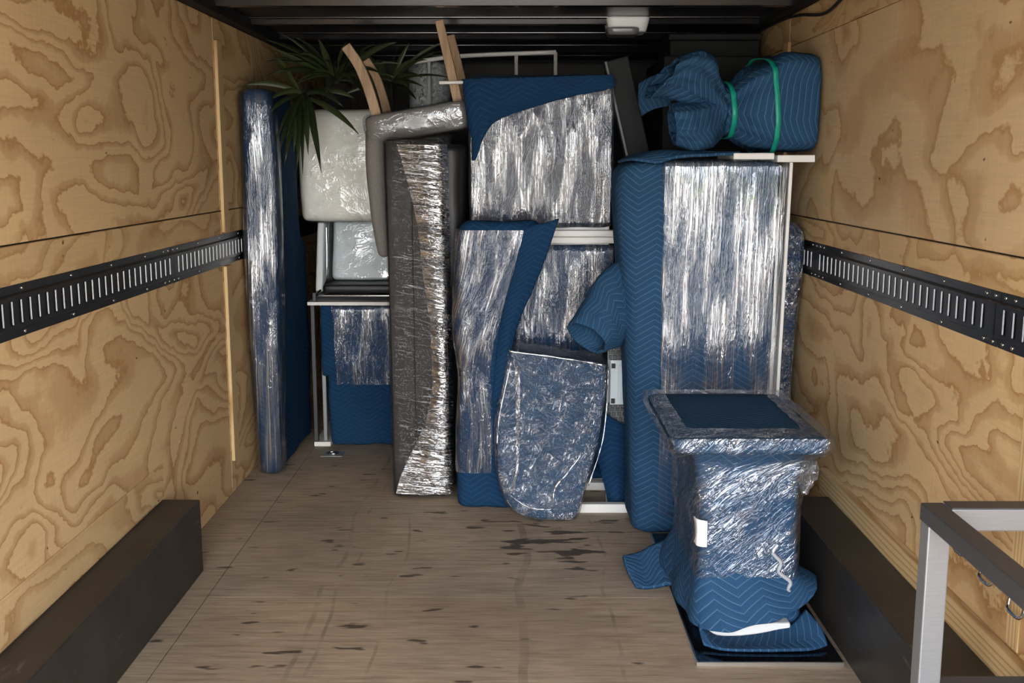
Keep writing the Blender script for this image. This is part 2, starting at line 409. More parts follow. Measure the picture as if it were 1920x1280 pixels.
def ring(xl, xr, yf, yb, r, ks=5, ss=12):
    """closed rounded rectangle, fixed point count; starts at the middle of the back"""
    r = max(0.001, min(r, (xr - xl) / 2 * 0.98, (yb - yf) / 2 * 0.98))
    pts = []
    cs = [(xl + r, yb - r, 90), (xl + r, yf + r, 180), (xr - r, yf + r, 270), (xr - r, yb - r, 0)]
    for i, (cx, cy, a0) in enumerate(cs):
        for k in range(ks + 1):
            a = math.radians(a0 + 90 * k / ks); pts.append((cx + r * math.cos(a), cy + r * math.sin(a)))
        e = pts[-1]; nx, ny, na = cs[(i + 1) % 4]; a = math.radians(na)
        s = (nx + r * math.cos(a), ny + r * math.sin(a))
        for k in range(1, ss): pts.append((e[0] + (s[0] - e[0]) * k / ss, e[1] + (s[1] - e[1]) * k / ss))
    return pts

def tower(name, keys, mat, parent=None, er=0.02, nz=8, grow=0.0, xf=None, caps=(True, True), amp=0.0, freq=(9, 9, 9),
          seed=0.0, ss=12, lin=False, wob=None):
    """rounded body lofted through keys (z, xl, xr, yf, yb, corner radius) from bottom to top"""
    ks = [tuple(k) for k in keys]
    if lin:
        R = []
        for a, b in zip(ks, ks[1:]): R += [tuple(p + (q - p) * i / nz for p, q in zip(a, b)) for i in range(nz)]
        R.append(ks[-1])
    else: R = smooth_path(ks, nz)
    z0, z1 = R[0][0], R[-1][0]
    rows = []
    def end(k, sgn):
        o = []
        for i in range(5):
            th = math.pi / 2 * i / 4; ins = er * (1 - math.sin(th)); dzz = er * (1 - math.cos(th))
            o.append((k[0] + sgn * (er - dzz if sgn > 0 else er - dzz) * 0, ins, dzz))
        return o
    R2 = [k for k in R if (not caps[0] or k[0] >= z0 + er * 0.999) and (not caps[1] or k[0] <= z1 - er * 0.999)]
    def lerp_at(z):
        for a, b in zip(R, R[1:]):
            if a[0] <= z <= b[0] and b[0] > a[0]:
                u = (z - a[0]) / (b[0] - a[0]); return tuple(p + (q - p) * u for p, q in zip(a, b))
        return R[0] if z < R[0][0] else R[-1]
    seq = []
    if caps[0]:
        for i in range(4):
            th = math.pi / 2 * i / 4; z = z0 + er * (1 - math.cos(th)); k = lerp_at(z); seq.append((k, er * (1 - math.sin(th)), z))
    for k in R2: seq.append((k, 0.0, k[0]))
    if caps[1]:
        for i in range(3, -1, -1):
            th = math.pi / 2 * i / 4; z = z1 - er * (1 - math.cos(th)); k = lerp_at(z); seq.append((k, er * (1 - math.sin(th)), z))
    vs, us = [], []; v = 0.0; prev = None
    for idx, (k, ins, z) in enumerate(seq):
        g = grow - ins
        zz = z + (grow * (2 * (z - z0) / (z1 - z0) - 1) if z1 > z0 else 0)
        pts = ring(k[1] - g, k[2] + g, k[3] - g, k[4] + g, max(k[5] + grow - ins * 0.5, 0.002), ss=ss)
        P = [Vector((x, y, zz)) for x, y in pts]
        if wob: P = [wob(p, i / len(P)) for i, p in enumerate(P)]
        if prev is not None: v += max(abs(zz - prev), 1e-4) if abs(zz - prev) > ins * 0.3 else er * 0.4
        prev = zz
        u = [0.0]
        for i in range(len(P)): u.append(u[-1] + (P[(i + 1) % len(P)] - P[i]).length)
        mid = u[-1] / 2; us.append([(q - mid, v) for q in u]); vs += P
    n = len(P); fs, uv = [], []
    for i in range(len(seq) - 1):
        for j in range(n):
            j2 = (j + 1) % n
            fs.append((i * n + j, i * n + j2, (i + 1) * n + j2, (i + 1) * n + j))
            uv.append((us[i][j], us[i][j + 1], us[i + 1][j + 1], us[i + 1][j]))
    for c, base in ((caps[0], 0), (caps[1], (len(seq) - 1) * n)):
        if not c: continue
        rng = vs[base:base + n]; cen = sum(rng, Vector()) / n; prevbase = base
        for q in (0.66, 0.33):
            nb = len(vs); vs += [cen + (p - cen) * q for p in rng]
            for j in range(n):
                j2 = (j + 1) % n; a = (prevbase + j, prevbase + j2, nb + j2, nb + j)
                if base == 0: a = a[::-1]
                fs.append(a); uv.append([(vs[i].x, vs[i].y) for i in a])
            prevbase = nb
        ci = len(vs); vs.append(cen)
        for j in range(n):
            a = (prevbase + j, prevbase + (j + 1) % n, ci)
            if base == 0: a = a[::-1]
            fs.append(a); uv.append([(vs[i].x, vs[i].y) for i in a])
    if xf: vs = [Vector(xf(p)) for p in vs]
    o = build(name, vs, fs, mat, parent, uv, True)
    if amp: crumple(o, amp, freq, seed)
    return o

def sheet(name, rows, mat, parent=None, n=6, thick=0.008, amp=0.0, freq=(9, 9, 9), seed=0.0, uvswap=False):
    """cloth or film surface through a grid of control points, given real thickness"""
    rr = [smooth_path(r, n) for r in rows]
    G = [smooth_path([r[j] for r in rr], n) for j in range(len(rr[0]))]          # G[j][i]
    G = [[Vector(p) for p in c] for c in G]
    nj, ni = len(G), len(G[0]); vs = [p for c in G for p in c]
    U = [0.0]; V = [0.0]
    for j in range(1, nj): U.append(U[-1] + (G[j][ni // 2] - G[j - 1][ni // 2]).length)
    for i in range(1, ni): V.append(V[-1] + (G[nj // 2][i] - G[nj // 2][i - 1]).length)
    fs, uv = [], []
    for j in range(nj - 1):
        for i in range(ni - 1):
            fs.append((j * ni + i, (j + 1) * ni + i, (j + 1) * ni + i + 1, j * ni + i + 1))
            q = ((j, i), (j + 1, i), (j + 1, i + 1), (j, i + 1))
            uv.append([(V[b], U[a]) if uvswap else (U[a], -V[b]) for a, b in q])
    o = build(name, vs, fs, mat, parent, uv, True)
    if amp: crumple(o, amp, freq, seed)
    if thick:
        md = o.modifiers.new('thickness', 'SOLIDIFY'); md.thickness = thick; md.offset = 0
    return o


# ------------------------------------------------------------------ the trailer
XL, XR, ZC, YB = -1.265, 1.15, 2.10, 7.2

fl = setprops(box('floor', (XL - 0.02, OPEN_Y, -0.08), (XR + 0.02, YB, -0.018), BACKING, None, 0), 'worn plywood cargo floor of the trailer', None, None, 'structure')
for lo, hi, mm in (((-1.048, 3.418, -0.018), (XR, YB, 0.0), FLOOR), ((-1.048, 2.19, -0.018), (XR, 3.4155, 0.0), FLOOR2),
                   ((-1.048, 0.97, -0.018), (XR, 2.1875, 0.0), FLOOR), ((-1.048, OPEN_Y, -0.018), (XR, 0.9675, 0.0), FLOOR2),
                   ((XL, 3.655, -0.018), (-1.051, YB, 0.0), FLOOR), ((XL, OPEN_Y, -0.018), (-1.051, 3.652, 0.0), FLOOR2)):
    box('deck_board', lo, hi, mm, fl, 0)

ce = setprops(box('ceiling', (XL - 0.02, OPEN_Y, ZC), (XR + 0.02, YB, ZC + 0.03), CEIL, None, 0), 'black painted steel trailer ceiling', None, None, 'structure')
for k in range(12):
    y = 6.78 - 0.58 * k
    # pressed hat-section roof bow
    prof = [(-0.055, ZC), (-0.0541, ZC - 0.006), (-0.030, ZC - 0.006), (-0.022, ZC - 0.030), (0.022, ZC - 0.030), (0.030, ZC - 0.004), (0.055, ZC)]
    vs = [(x, y + a, z) for x in (XL + 0.03, XR - 0.03) for a, z in prof]
    fs = [(i, i + 1, 8 + i, 7 + i) for i in range(6)] + [tuple(range(7))[::-1], tuple(range(7, 14)), (0, 7, 13, 6)]
    o = build('roof_bow', vs, fs, RIB, ce)
    md = o.modifiers.new('edge', 'BEVEL'); md.width = 0.002; md.segments = 2

wb = setprops(box('wall_back', (XL - 0.02, YB, 0), (XR + 0.02, YB + 0.04, ZC), DARKWALL, None, 0), 'dark nose wall at the far end', None, None, 'structure')

def side_wall(side):
    L = side == 'left'
    xw = XL if L else XR; s = 1 if L else -1           # s: direction into the room
    wl = setprops(box('wall_' + side, (xw - 0.06, OPEN_Y, -0.02) if L else (xw + 0.012, OPEN_Y, -0.02),
                      (xw - 0.012, YB, ZC) if L else (xw + 0.06, YB, ZC), BACKING, None, 0),
                  side + ' trailer wall lined with plywood sheets', None, None, 'structure')
    def panel(y0, y1, z0, z1, mm, th=0.012, proud=0.0, name='plywood_panel'):
        a, b = xw - s * th, xw + s * proud
        return box(name, (min(a, b), y0, z0), (max(a, b), y1, z1), mm, wl, 0.0015, 1)
    mm = PLY if L else PLY_R
    if L:
        ys = (OPEN_Y, 2.12, 4.565, 7.18); top = 2.045
    else:
        ys = (OPEN_Y, 2.362, 4.66, 7.18); top = 2.06
    g = 0.0025
    zt0 = 1.247 if L else 1.236
    for a, b in zip(ys, ys[1:]):
        if L:
            panel(a + g, b - g, zt0 + g, top, mm)
        else:
            panel(a + g, b - g, zt0 + g, 1.93, mm)
            panel(a + g, b - g, 1.93 + g, top, PLY_STRIP)
        panel(a + g, b - g, 1.147, zt0 - g, PLY_STRIP)
        panel(a + g, b - g, 0.0, 1.016, mm if L else PLY)
    # cover battens over the vertical joints
    yb = ys[2]
    if L:
        for z0, z1 in ((1.155, 1.953), (0.145, 1.01)):
            panel(yb + 0.012, yb + 0.085, z0, z1, PINE_UP, 0.0, 0.014, 'batten')
        panel(2.0, 3.66, 0.275, 0.395, PLY_STRIP, 0.0, 0.006, 'kick_strip')
    else:
        panel(yb - 0.03, yb + 0.05, 1.25, 1.95, PINE_UP, 0.0, 0.014, 'batten')
        panel(2.30, 2.362, 0.34, 1.01, PINE_UP, 0.0, 0.004, 'batten')
    return wl

side_wall('left'); side_wall('right')
# black angle that closes the roof corners
for nm, x0, x1, z0 in (('trim_1', XL, XL + 0.055, 2.045), ('trim_2', XR - 0.055, XR, 2.06)):
    setprops(box(nm, (x0, OPEN_Y, z0), (x1, YB, ZC), TRIMBLACK, None, 0.004), 'black steel angle along the %s roof corner' % ('left' if nm == 'trim_1' else 'right'), None, None, 'structure')
# pine kick board above the right wheel box
setprops(box('trim_3', (XR - 0.026, OPEN_Y, 0.19), (XR - 0.0005, 3.83, 0.336), PINE, None, 0.003), 'pine kick board along the right wall above the wheel box', None, None, 'structure')

# wheel boxes
t_ = thing('wheel_box', 'black steel wheel box along the left wall, scuffed top', 'wheel box', (-1.2, 2, 0))
box('casing', (XL + 0.001, OPEN_Y + 0.3, 0), (-1.129, 3.649, 0.268), WHEEL, t_, 0.004, 2)
t_ = thing('wheel_box', 'black steel wheel box along the right wall beside the steel frame', 'wheel box', (1.05, 2, 0))
box('casing', (0.972, OPEN_Y + 0.3, 0), (XR - 0.0275, 3.70, 0.266), WHEEL, t_, 0.004, 2)

# slotted tie-down rails
screw_me = None
def screw(parent, p, s):
    global screw_me
    if screw_me is None:
        bm = bmesh.new(); bmesh.ops.create_uvsphere(bm, u_segments=8, v_segments=4, radius=0.0055)
        screw_me = bpy.data.meshes.new('screw'); bm.to_mesh(screw_me); bm.free(); screw_me.materials.append(SCREW)
        screw_me.polygons.foreach_set('use_smooth', [True] * len(screw_me.polygons))
    o = bpy.data.objects.new('screw', screw_me); o.location = p; o.scale = (0.5, 1, 1); return link(o, parent)

def rail(side, y0, y1, label):
    L = side == 'left'; s = 1 if L else -1; xw = XL if L else XR
    zb, zt = 1.014, 1.147
    rt = thing('tie_down_rail', label, 'tie-down rail', (xw, (y0 + y1) / 2, zb), 'slotted tie-down rails on the side walls')
    prof = [(zb, 0.001), (zb + 0.022, 0.001), (zb + 0.027, 0.012), (zb + 0.037, 0.012), (zt - 0.037, 0.012), (zt - 0.027, 0.012), (zt - 0.022, 0.001), (zt, 0.001)]
    pitch = 0.0508; ns = int((y1 - y0 - 0.03) / pitch); m0 = y0 + ((y1 - y0) - ns * pitch) / 2
    ys = [y0]
    for k in range(ns): ys += [m0 + k * pitch + 0.016, m0 + k * pitch + 0.035]
    ys.append(y1)
    vs, fs, fm = [], [], []
    for y in ys:
        for z, o in prof: vs.append((xw + s * o, y, z))
    for i in range(len(ys) - 1):
        for j in range(7):
            if i % 2 == 1 and j == 3: continue
            a = (i * 8 + j, (i + 1) * 8 + j, (i + 1) * 8 + j + 1, i * 8 + j + 1)
            fs.append(a if L else a[::-1]); fm.append(0)
    # pressed lip folded back at the far edge of each slot, its reflected light painted as grey
    for k in range(ns):
        i = 2 + 2 * k; b = len(vs)
        vs += [(xw + s * 0.0085, ys[i] - 0.001, prof[3][0]), (xw + s * 0.0085, ys[i] - 0.001, prof[4][0])]
        fs.append((i * 8 + 3, i * 8 + 4, b + 1, b)); fm.append(1)
    build('slotted_channel', vs, fs, RAIL, rt, mats=[RAIL, LIT_EDGE], fmat=fm)
    yy = [y0 + 0.025, y0 + 0.075]; q = y0 + 0.34
    while q < y1 - 0.15: yy.append(q); q += 0.305
    yy += [y1 - 0.075, y1 - 0.025]
    for y in yy:
        for z in (zb + 0.011, zt - 0.011): screw(rt, (xw + s * 0.002, y, z), s)

rail('left', 2.36, 3.879, 'black slotted rail on the left wall, length nearer the doors')
rail('left', 3.883, 5.40, 'black slotted rail on the left wall, length ending at the blue panel')
rail('right', 1.0, 2.519, 'black slotted rail on the right wall, cut by the picture edge')
rail('right', 2.523, 4.075, 'black slotted rail on the right wall, long middle length')
rail('right', 4.079, 5.60, 'black slotted rail on the right wall, short end beside the tall bundle')

# black wire along the roof corner
o = tube('roof_wire', [(XR - 0.03, 3.2, 2.045), (XR - 0.02, 3.8, 2.02), (XR - 0.012, 4.1, 1.995), (XR - 0.012, 4.45, 2.035), (XR - 0.012, 4.75, 2.055), (XR - 0.03, 5.2, 2.05)], 0.006, CORD)
setprops(o, 'thin black wire running along the right roof corner', 'wire')

# ceiling lamp
t_ = thing('ceiling_lamp', 'small white dome lamp with grey lens under the ceiling', 'lamp', (0.48, 5.05, 2.07))
tower('housing', [(2.035, 0.415, 0.585, 4.99, 5.15, 0.03), (2.10, 0.40, 0.60, 4.97, 5.17, 0.03)], LAMPWHITE, t_, er=0.008, nz=3)
tower('lens', [(2.018, 0.412, 0.545, 4.962, 5.10, 0.03), (2.052, 0.400, 0.552, 4.955, 5.11, 0.03)], LENS, t_, er=0.010, nz=3)

# recessed floor tie-down ring
t_ = thing('floor_tie_ring', 'small steel tie-down ring set in the far left floor', 'tie-down ring', (-0.93, 5.2, 0))
box('pan', (-0.985, 5.16, 0.0), (-0.875, 5.245, 0.005), FRAME_LIGHT, t_, 0.002)
tube('ring', [(-0.93 + 0.030 * math.cos(a), 5.205 + 0.020 * math.sin(a), 0.009) for a in [i * math.pi / 8 for i in range(16)]], 0.004, CHROME, t_, n=1, closed=True)

# wire loops on the right wall
for k, (y, z) in enumerate(((2.60, 0.47), (2.445, 0.455), (2.29, 0.44))):
    t_ = thing('wall_ring', ('chrome wire loop on the right wall, furthest from the frame corner', 'chrome wire loop on the right wall, middle of three', 'chrome wire loop on the right wall, cut by the picture edge')[k],
               'tie-down ring', (XR, y, z), 'chrome loops behind the steel frame')
    if k == 0: t_['label'] = 'chrome wire loop on the right wall, nearest the upright leg'
    x = XR - 0.012
    pts = [(x, y - 0.035, z + 0.07), (x - 0.006, y - 0.035, z + 0.02), (x - 0.012, y - 0.028, z + 0.003), (x - 0.013, y, z), (x - 0.012, y + 0.028, z + 0.003), (x - 0.006, y + 0.035, z + 0.02), (x, y + 0.035, z + 0.07)]
    tube('wire_loop', pts, 0.0045, CHROME, t_, n=4)
    box('clip', (XR - 0.017, y - 0.045, z + 0.062), (XR - 0.0005, y + 0.045, z + 0.088), FRAME_LIGHT, t_, 0.003)


# ------------------------------------------------------------------ cargo, left side
# tall panel standing on its long edge against the left wall
t_ = thing('upright_bundle', 'tall narrow slab in blue blanket and clear film along the left wall', 'wrapped slab', (-1.16, 5.1, 0))
keys = [(0.0, -1.215, -1.108, 4.84, 5.62, 0.035), (0.5, -1.236, -1.095, 4.835, 5.60, 0.04), (1.0, -1.247, -1.082, 4.83, 5.50, 0.045),
        (1.12, -1.247, -1.080, 4.83, 5.36, 0.045), (1.45, -1.243, -1.078, 4.83, 5.335, 0.045), (1.772, -1.238, -1.100, 4.83, 5.33, 0.04)]
tower('blanket', [(k[0] + 0.004, k[1] + .006, k[2] - .006, k[3] + .006, k[4], k[5]) for k in keys], QUILT_D, t_, er=0.03, amp=0.005, freq=(7, 7, 5), seed=1)
fk = [(z, a, b, c, 4.96, r) for z, a, b, c, d, r in keys]
tower('plastic_film', fk, FILM_V, t_, er=0.03, grow=0.004, amp=0.004, freq=(14, 14, 4), seed=2)

# blue wrapped cabinet at the back left
t_ = thing('wrapped_cabinet', 'low cabinet wrapped in dark blue blanket below the white chair', 'cabinet', (-0.82, 5.6, 0))
tower('blanket', [(0.004, -0.965, -0.60, 5.375, 5.85, 0.02), (0.36, -0.975, -0.60, 5.37, 5.85, 0.02), (0.732, -0.985, -0.60, 5.365, 5.85, 0.02)], QUILT_D, t_, er=0.015, amp=0.007, freq=(8, 8, 8), seed=3)
tower('blanket_fold', [(0.37, -1.002, -0.59, 5.352, 5.60, 0.02), (0.735, -1.002, -0.59, 5.352, 5.60, 0.02)], QUILT_D, t_, er=0.012, amp=0.005, freq=(9, 9, 9), seed=5)
tower('plastic_film', [(0.33, -0.93, -0.585, 5.344, 5.62, 0.02), (0.735, -0.95, -0.585, 5.344, 5.62, 0.02)], FILM_V2, t_, er=0.01, amp=0.004, freq=(12, 12, 9), seed=6, caps=(False, True))
box('top_board', (-1.062, 5.345, 0.738), (-0.60, 5.86, 0.756), WHITE, t_, 0.003)
box('foot_board', (-1.052, 5.36, 0.0), (-0.966, 5.84, 0.024), WHITE, t_, 0.003)
box('leg', (-1.005, 5.38, 0.024), (-0.985, 5.41, 0.738), FRAME_LIGHT, t_, 0.003)
box('leg', (-1.05, 5.36, 0.024), (-1.03, 5.39, 0.738), FRAME_DARK, t_, 0.003)

# pale wrapped chair on top of that cabinet
t_ = thing('white_chair', 'pale white chair in clear film standing on the blue cabinet', 'chair', (-0.82, 5.6, 0.756))
tower('backrest', [(0.845, -0.97, -0.58, 5.54, 5.64, 0.03), (1.17, -0.965, -0.58, 5.60, 5.70, 0.03)], PALE, t_, er=0.025, amp=0.004, freq=(5, 5, 5), seed=4)
tower('seat', [(0.80, -0.985, -0.60, 5.36, 5.66, 0.02), (0.842, -0.985, -0.60, 5.36, 5.66, 0.02)], BROWN_VINYL2, t_, er=0.012, nz=4)
tower('side_panel', [(0.80, -1.03, -0.992, 5.40, 5.70, 0.012), (1.15, -1.02, -0.985, 5.46, 5.72, 0.012)], PALE, t_, er=0.01)
tube('front_tube', [(-1.03, 5.375, 0.785), (-0.80, 5.372, 0.785), (-0.60, 5.372, 0.785)], 0.008, CHROME, t_)
tube('arm_tube', [(-1.03, 5.375, 0.785), (-0.985, 5.44, 0.84), (-0.978, 5.47, 0.95), (-0.978, 5.48, 1.14)], 0.009, CHROME, t_)
for x, y in ((-1.03, 5.375), (-0.62, 5.375), (-1.02, 5.68), (-0.62, 5.68)): bar('foot', (x, y, 0.756), (x, y, 0.80), 0.018, 0.018, FRAME_DARK, t_)
tower('plastic_film', [(0.845, -0.985, -0.575, 5.52, 5.65, 0.03), (1.165, -0.98, -0.575, 5.575, 5.71, 0.03)], FILM_SOFT, t_, er=0.02, grow=0.004, amp=0.005, freq=(7, 7, 7), seed=8)

# cream cushion
t_ = thing('cream_cushion', 'square cream cushion in clear film standing on the white chair', 'cushion', (-0.9, 5.4, 1.155))
ck = [(1.158, -1.083, -0.66, 5.355, 5.50, 0.05), (1.40, -1.094, -0.665, 5.345, 5.51, 0.06), (1.62, -1.083, -0.67, 5.355, 5.50, 0.06), (1.712, -1.03, -0.69, 5.375, 5.48, 0.05)]
tower('cushion_body', ck, CREAM, t_, er=0.035, amp=0.005, freq=(5, 5, 5), seed=9)
tower('plastic_film', ck, FILM_SOFT, t_, er=0.035, grow=0.004, amp=0.005, freq=(6, 6, 16), seed=10)

# tall potted plant at the back, its heads leaning out over the load
t_ = thing('artificial_plant', 'long-leaved dark green plant leaning out above the cream cushion', 'plant', (-0.88, 6.1, 0))
tower('pot', [(0.0, -1.02, -0.74, 5.96, 6.24, 0.139), (0.30, -1.06, -0.70, 5.92, 6.28, 0.178)], POT, t_, er=0.012, nz=6)
heads = [Vector((-0.985, 5.03, 1.758)), Vector((-0.865, 5.22, 1.838)), Vector((-0.62, 5.30, 1.825))]
tube('trunk', [(-0.93, 6.10, 0.25), (-0.96, 6.05, 1.1), (-1.02, 5.72, 1.66), (-1.0, 5.3, 1.80), heads[0]], 0.016, BARK, t_)
tube('trunk', [(-0.88, 6.12, 0.25), (-0.86, 6.08, 1.2), (-0.86, 5.80, 1.72), (-0.87, 5.5, 1.84), heads[1]], 0.018, BARK, t_)
tube('trunk', [(-0.83, 6.10, 0.25), (-0.78, 6.05, 1.2), (-0.68, 5.85, 1.70), (-0.64, 5.6, 1.81), heads[2]], 0.016, BARK, t_)

def leaf(c, tip, bow, wdt, parent):
    c, tip = Vector(c), Vector(tip); d = tip - c; L = d.length
    mid = c + d * 0.5 + Vector((0, 0, bow)); n = 9; vs, fs, uv = [], [], []
    face = Vector((random.uniform(-.6, .6), -1, random.uniform(-.2, .9)))
    for i in range(n):
        u = i / (n - 1); p = c * (1 - u) ** 2 + mid * (2 * u * (1 - u)) + tip * u * u
        tg = ((mid - c) * (2 * (1 - u)) + (tip - mid) * (2 * u)).normalized()
        sd = tg.cross(face); sd = sd.normalized() if sd.length > 1e-3 else Vector((1, 0, 0)); nn = sd.cross(tg)
        ww = wdt * (0.42 + 0.58 * math.sin(min(1.0, u * 1.6) * math.pi / 2)) * (1 if u < 0.55 else max(0.04, 1 - ((u - 0.55) / 0.45) ** 1.6))
        vs += [p - sd * ww / 2 + nn * ww * 0.12, p, p + sd * ww / 2 + nn * ww * 0.12]
    for i in range(n - 1):
        for k in (0, 1):
            fs.append((i * 3 + k, i * 3 + k + 1, i * 3 + k + 4, i * 3 + k + 3))
            uv.append([((k + a) * 0.01, (i + b) / n) for a, b in ((0, 0), (1, 0), (1, 1), (0, 1))])
    o = build('leaf', vs, fs, LEAF, parent, uv, True)
    md = o.modifiers.new('thickness', 'SOLIDIFY'); md.thickness = 0.0012; md.offset = 0

H0, H1, H2 = heads
tips0 = [(-1.235, 4.93, 1.795, .05), (-1.14, 5.12, 1.955, .03), (-1.10, 4.82, 1.665, .05), (-1.06, 4.80, 1.49, .07), (-1.00, 4.84, 1.50, .09),
         (-0.955, 4.80, 1.40, .10), (-0.935, 4.84, 1.485, .09), (-0.872, 4.80, 1.405, .10), (-0.90, 4.90, 1.55, .07), (-0.712, 4.88, 1.575, .06),
         (-0.79, 4.93, 1.70, .07), (-0.76, 5.10, 1.745, .06), (-1.02, 4.80, 1.56, .08), (-1.08, 4.86, 1.55, .06), (-0.965, 4.78, 1.52, .08), (-0.98, 4.80, 1.43, .09), (-1.12, 4.90, 1.72, .05), (-0.93, 4.76, 1.60, .06), (-1.04, 4.82, 1.44, .09)]
for x, y, z, b in tips0: leaf(H0 + Vector((random.uniform(-.008, .008), random.uniform(-.01, .01), random.uniform(-.01, .01))), (x, y, z), b, random.uniform(0.026, 0.036), t_)
tips1 = [(-1.14, 5.0, 2.00, .05), (-1.12, 5.02, 1.965, .02), (-1.02, 4.98, 1.93, .10), (-0.90, 4.98, 2.00, .03), (-0.775, 5.0, 1.99, .05), (-0.66, 5.05, 1.985, .06),
         (-0.56, 5.1, 2.00, .07), (-0.70, 4.98, 1.93, .09), (-0.62, 4.98, 1.85, .08), (-0.68, 4.96, 1.73, .10), (-0.74, 4.94, 1.80, .08), (-1.10, 5.0, 1.86, .06), (-1.0, 4.95, 1.80, .05),
         (-0.86, 4.92, 1.76, .06), (-1.06, 5.3, 2.02, .02), (-0.80, 5.35, 2.03, .0), (-0.70, 5.2, 1.94, .05), (-1.04, 5.0, 1.90, .06), (-0.82, 4.92, 1.87, .05)]
for x, y, z, b in tips1: leaf(H1 + Vector((random.uniform(-.008, .008), random.uniform(-.01, .01), random.uniform(-.01, .01))), (x, y, z), b, random.uniform(0.020, 0.030), t_)
tips2 = [(-0.36, 5.2, 1.97, .06), (-0.42, 5.1, 1.92, .07), (-0.50, 5.06, 1.79, .06), (-0.47, 5.1, 1.74, .04), (-0.55, 5.08, 1.98, .05), (-0.75, 5.12, 1.97, .05), (-0.66, 5.06, 1.74, .07), (-0.44, 5.12, 1.84, .06), (-0.52, 5.3, 2.02, .02), (-0.80, 5.2, 1.88, .05), (-0.58, 5.05, 1.72, .05)]
for x, y, z, b in tips2: leaf(H2 + Vector((random.uniform(-.008, .008), random.uniform(-.01, .01), random.uniform(-.01, .01))), (x, y, z), b, random.uniform(0.018, 0.026), t_)

for k in range(34):
    hd = (H1, H2, H1)[k % 3]; a_ = random.uniform(0, 2 * math.pi); e_ = random.uniform(-0.25, 0.75); r_ = random.uniform(0.22, 0.36)
    tip = hd + Vector((math.cos(a_) * math.cos(e_), -abs(math.sin(a_)) * math.cos(e_) * 0.8, math.sin(e_))) * r_
    tip.z = min(tip.z, 2.05); tip.x = max(tip.x, -1.2)
    leaf(hd, tip, random.uniform(0.03, 0.08), random.uniform(0.014, 0.024), t_)

# brown sofa section standing on end
t_ = thing('sofa_section', 'dark brown sofa section in glossy film standing on end', 'sofa section', (-0.4, 4.7, 0))
tower('front_panel', [(0.0, -0.541, -0.302, 4.515, 4.61, 0.018), (0.8, -0.548, -0.304, 4.515, 4.61, 0.018), (1.547, -0.555, -0.318, 4.515, 4.61, 0.02)], BROWN_VINYL, t_, er=0.018, ss=8)
tower('front_strip', [(0.01, -0.538, -0.437, 4.505, 4.53, 0.008), (1.540, -0.552, -0.441, 4.505, 4.53, 0.008)], BROWN_VINYL, t_, er=0.006, ss=6)
tower('body', [(0.0, -0.53, -0.272, 4.62, 5.02, 0.04), (0.6, -0.53, -0.270, 4.62, 5.02, 0.05), (1.1, -0.53, -0.235, 4.62, 5.02, 0.05), (1.528, -0.53, -0.215, 4.62, 5.02, 0.06)], BROWN_VINYL2, t_, er=0.03, amp=0.008, freq=(10, 14, 4), seed=11)
tower('plastic_film', [(0.0, -0.545, -0.292, 4.50, 4.625, 0.03), (0.8, -0.553, -0.292, 4.50, 4.625, 0.03), (1.550, -0.56, -0.305, 4.50, 4.625, 0.03)], FILM_H, t_, er=0.02, grow=0.003, amp=0.006, freq=(9, 9, 16), seed=12)

sheet('film_folds', [[(-0.50, 4.4955, 1.525), (-0.38, 4.484, 1.525), (-0.315, 4.492, 1.525), (-0.292, 4.53, 1.525)], [(-0.43, 4.4955, 1.25), (-0.36, 4.484, 1.25), (-0.312, 4.492, 1.25), (-0.288, 4.53, 1.25)], [(-0.40, 4.4955, 1.0), (-0.345, 4.484, 1.0), (-0.305, 4.492, 1.0), (-0.283, 4.53, 1.0)], [(-0.37, 4.4955, 0.7), (-0.335, 4.484, 0.7), (-0.300, 4.492, 0.7), (-0.280, 4.53, 0.7)], [(-0.38, 4.4955, 0.4), (-0.335, 4.484, 0.4), (-0.298, 4.492, 0.4), (-0.278, 4.53, 0.4)], [(-0.50, 4.4955, 0.12), (-0.38, 4.484, 0.12), (-0.297, 4.492, 0.12), (-0.277, 4.53, 0.12)], [(-0.53, 4.4955, 0.02), (-0.40, 4.484, 0.02), (-0.297, 4.492, 0.02), (-0.277, 4.53, 0.02)]], FILM_HF, t_, n=10, thick=0, amp=0.006, freq=(10, 10, 28), seed=50)

# grey upholstered chair upside down on the sofa section
t_ = thing('dining_chair', 'grey upholstered dining chair lying upside down with oak legs up', 'chair', (-0.45, 4.9, 1.55))
A = math.radians(-9.5)
def tilt(p):   # seat rises to the right
    x, y, z = p[0] + 0.66, p[1], p[2] - 1.60
    return (-0.66 + x * math.cos(A) + z * math.sin(A), y, 1.60 - x * math.sin(A) + z * math.cos(A))
tower('seat', [(1.525, -0.655, -0.212, 4.72, 5.14, 0.045), (1.59, -0.662, -0.205, 4.705, 5.15, 0.045), (1.648, -0.658, -0.210, 4.71, 5.14, 0.045)], GREY_FABRIC, t_, er=0.02, xf=tilt, amp=0.003, freq=(6, 6, 6))
tower('backrest', [(1.035, -0.618, -0.572, 4.74, 5.12, 0.02), (1.2, -0.648, -0.576, 4.72, 5.14, 0.03), (1.45, -0.664, -0.580, 4.71, 5.15, 0.035), (1.60, -0.664, -0.580, 4.71, 5.15, 0.035)], GREY_FABRIC, t_, er=0.02, amp=0.003, freq=(6, 6, 6))
tower('plastic_film', [(1.525, -0.66, -0.207, 4.71, 5.14, 0.045), (1.59, -0.667, -0.20, 4.695, 5.15, 0.045), (1.648, -0.663, -0.205, 4.70, 5.14, 0.045)], FILM_SOFT, t_, er=0.02, grow=0.005, xf=tilt, amp=0.004, freq=(9, 9, 9))
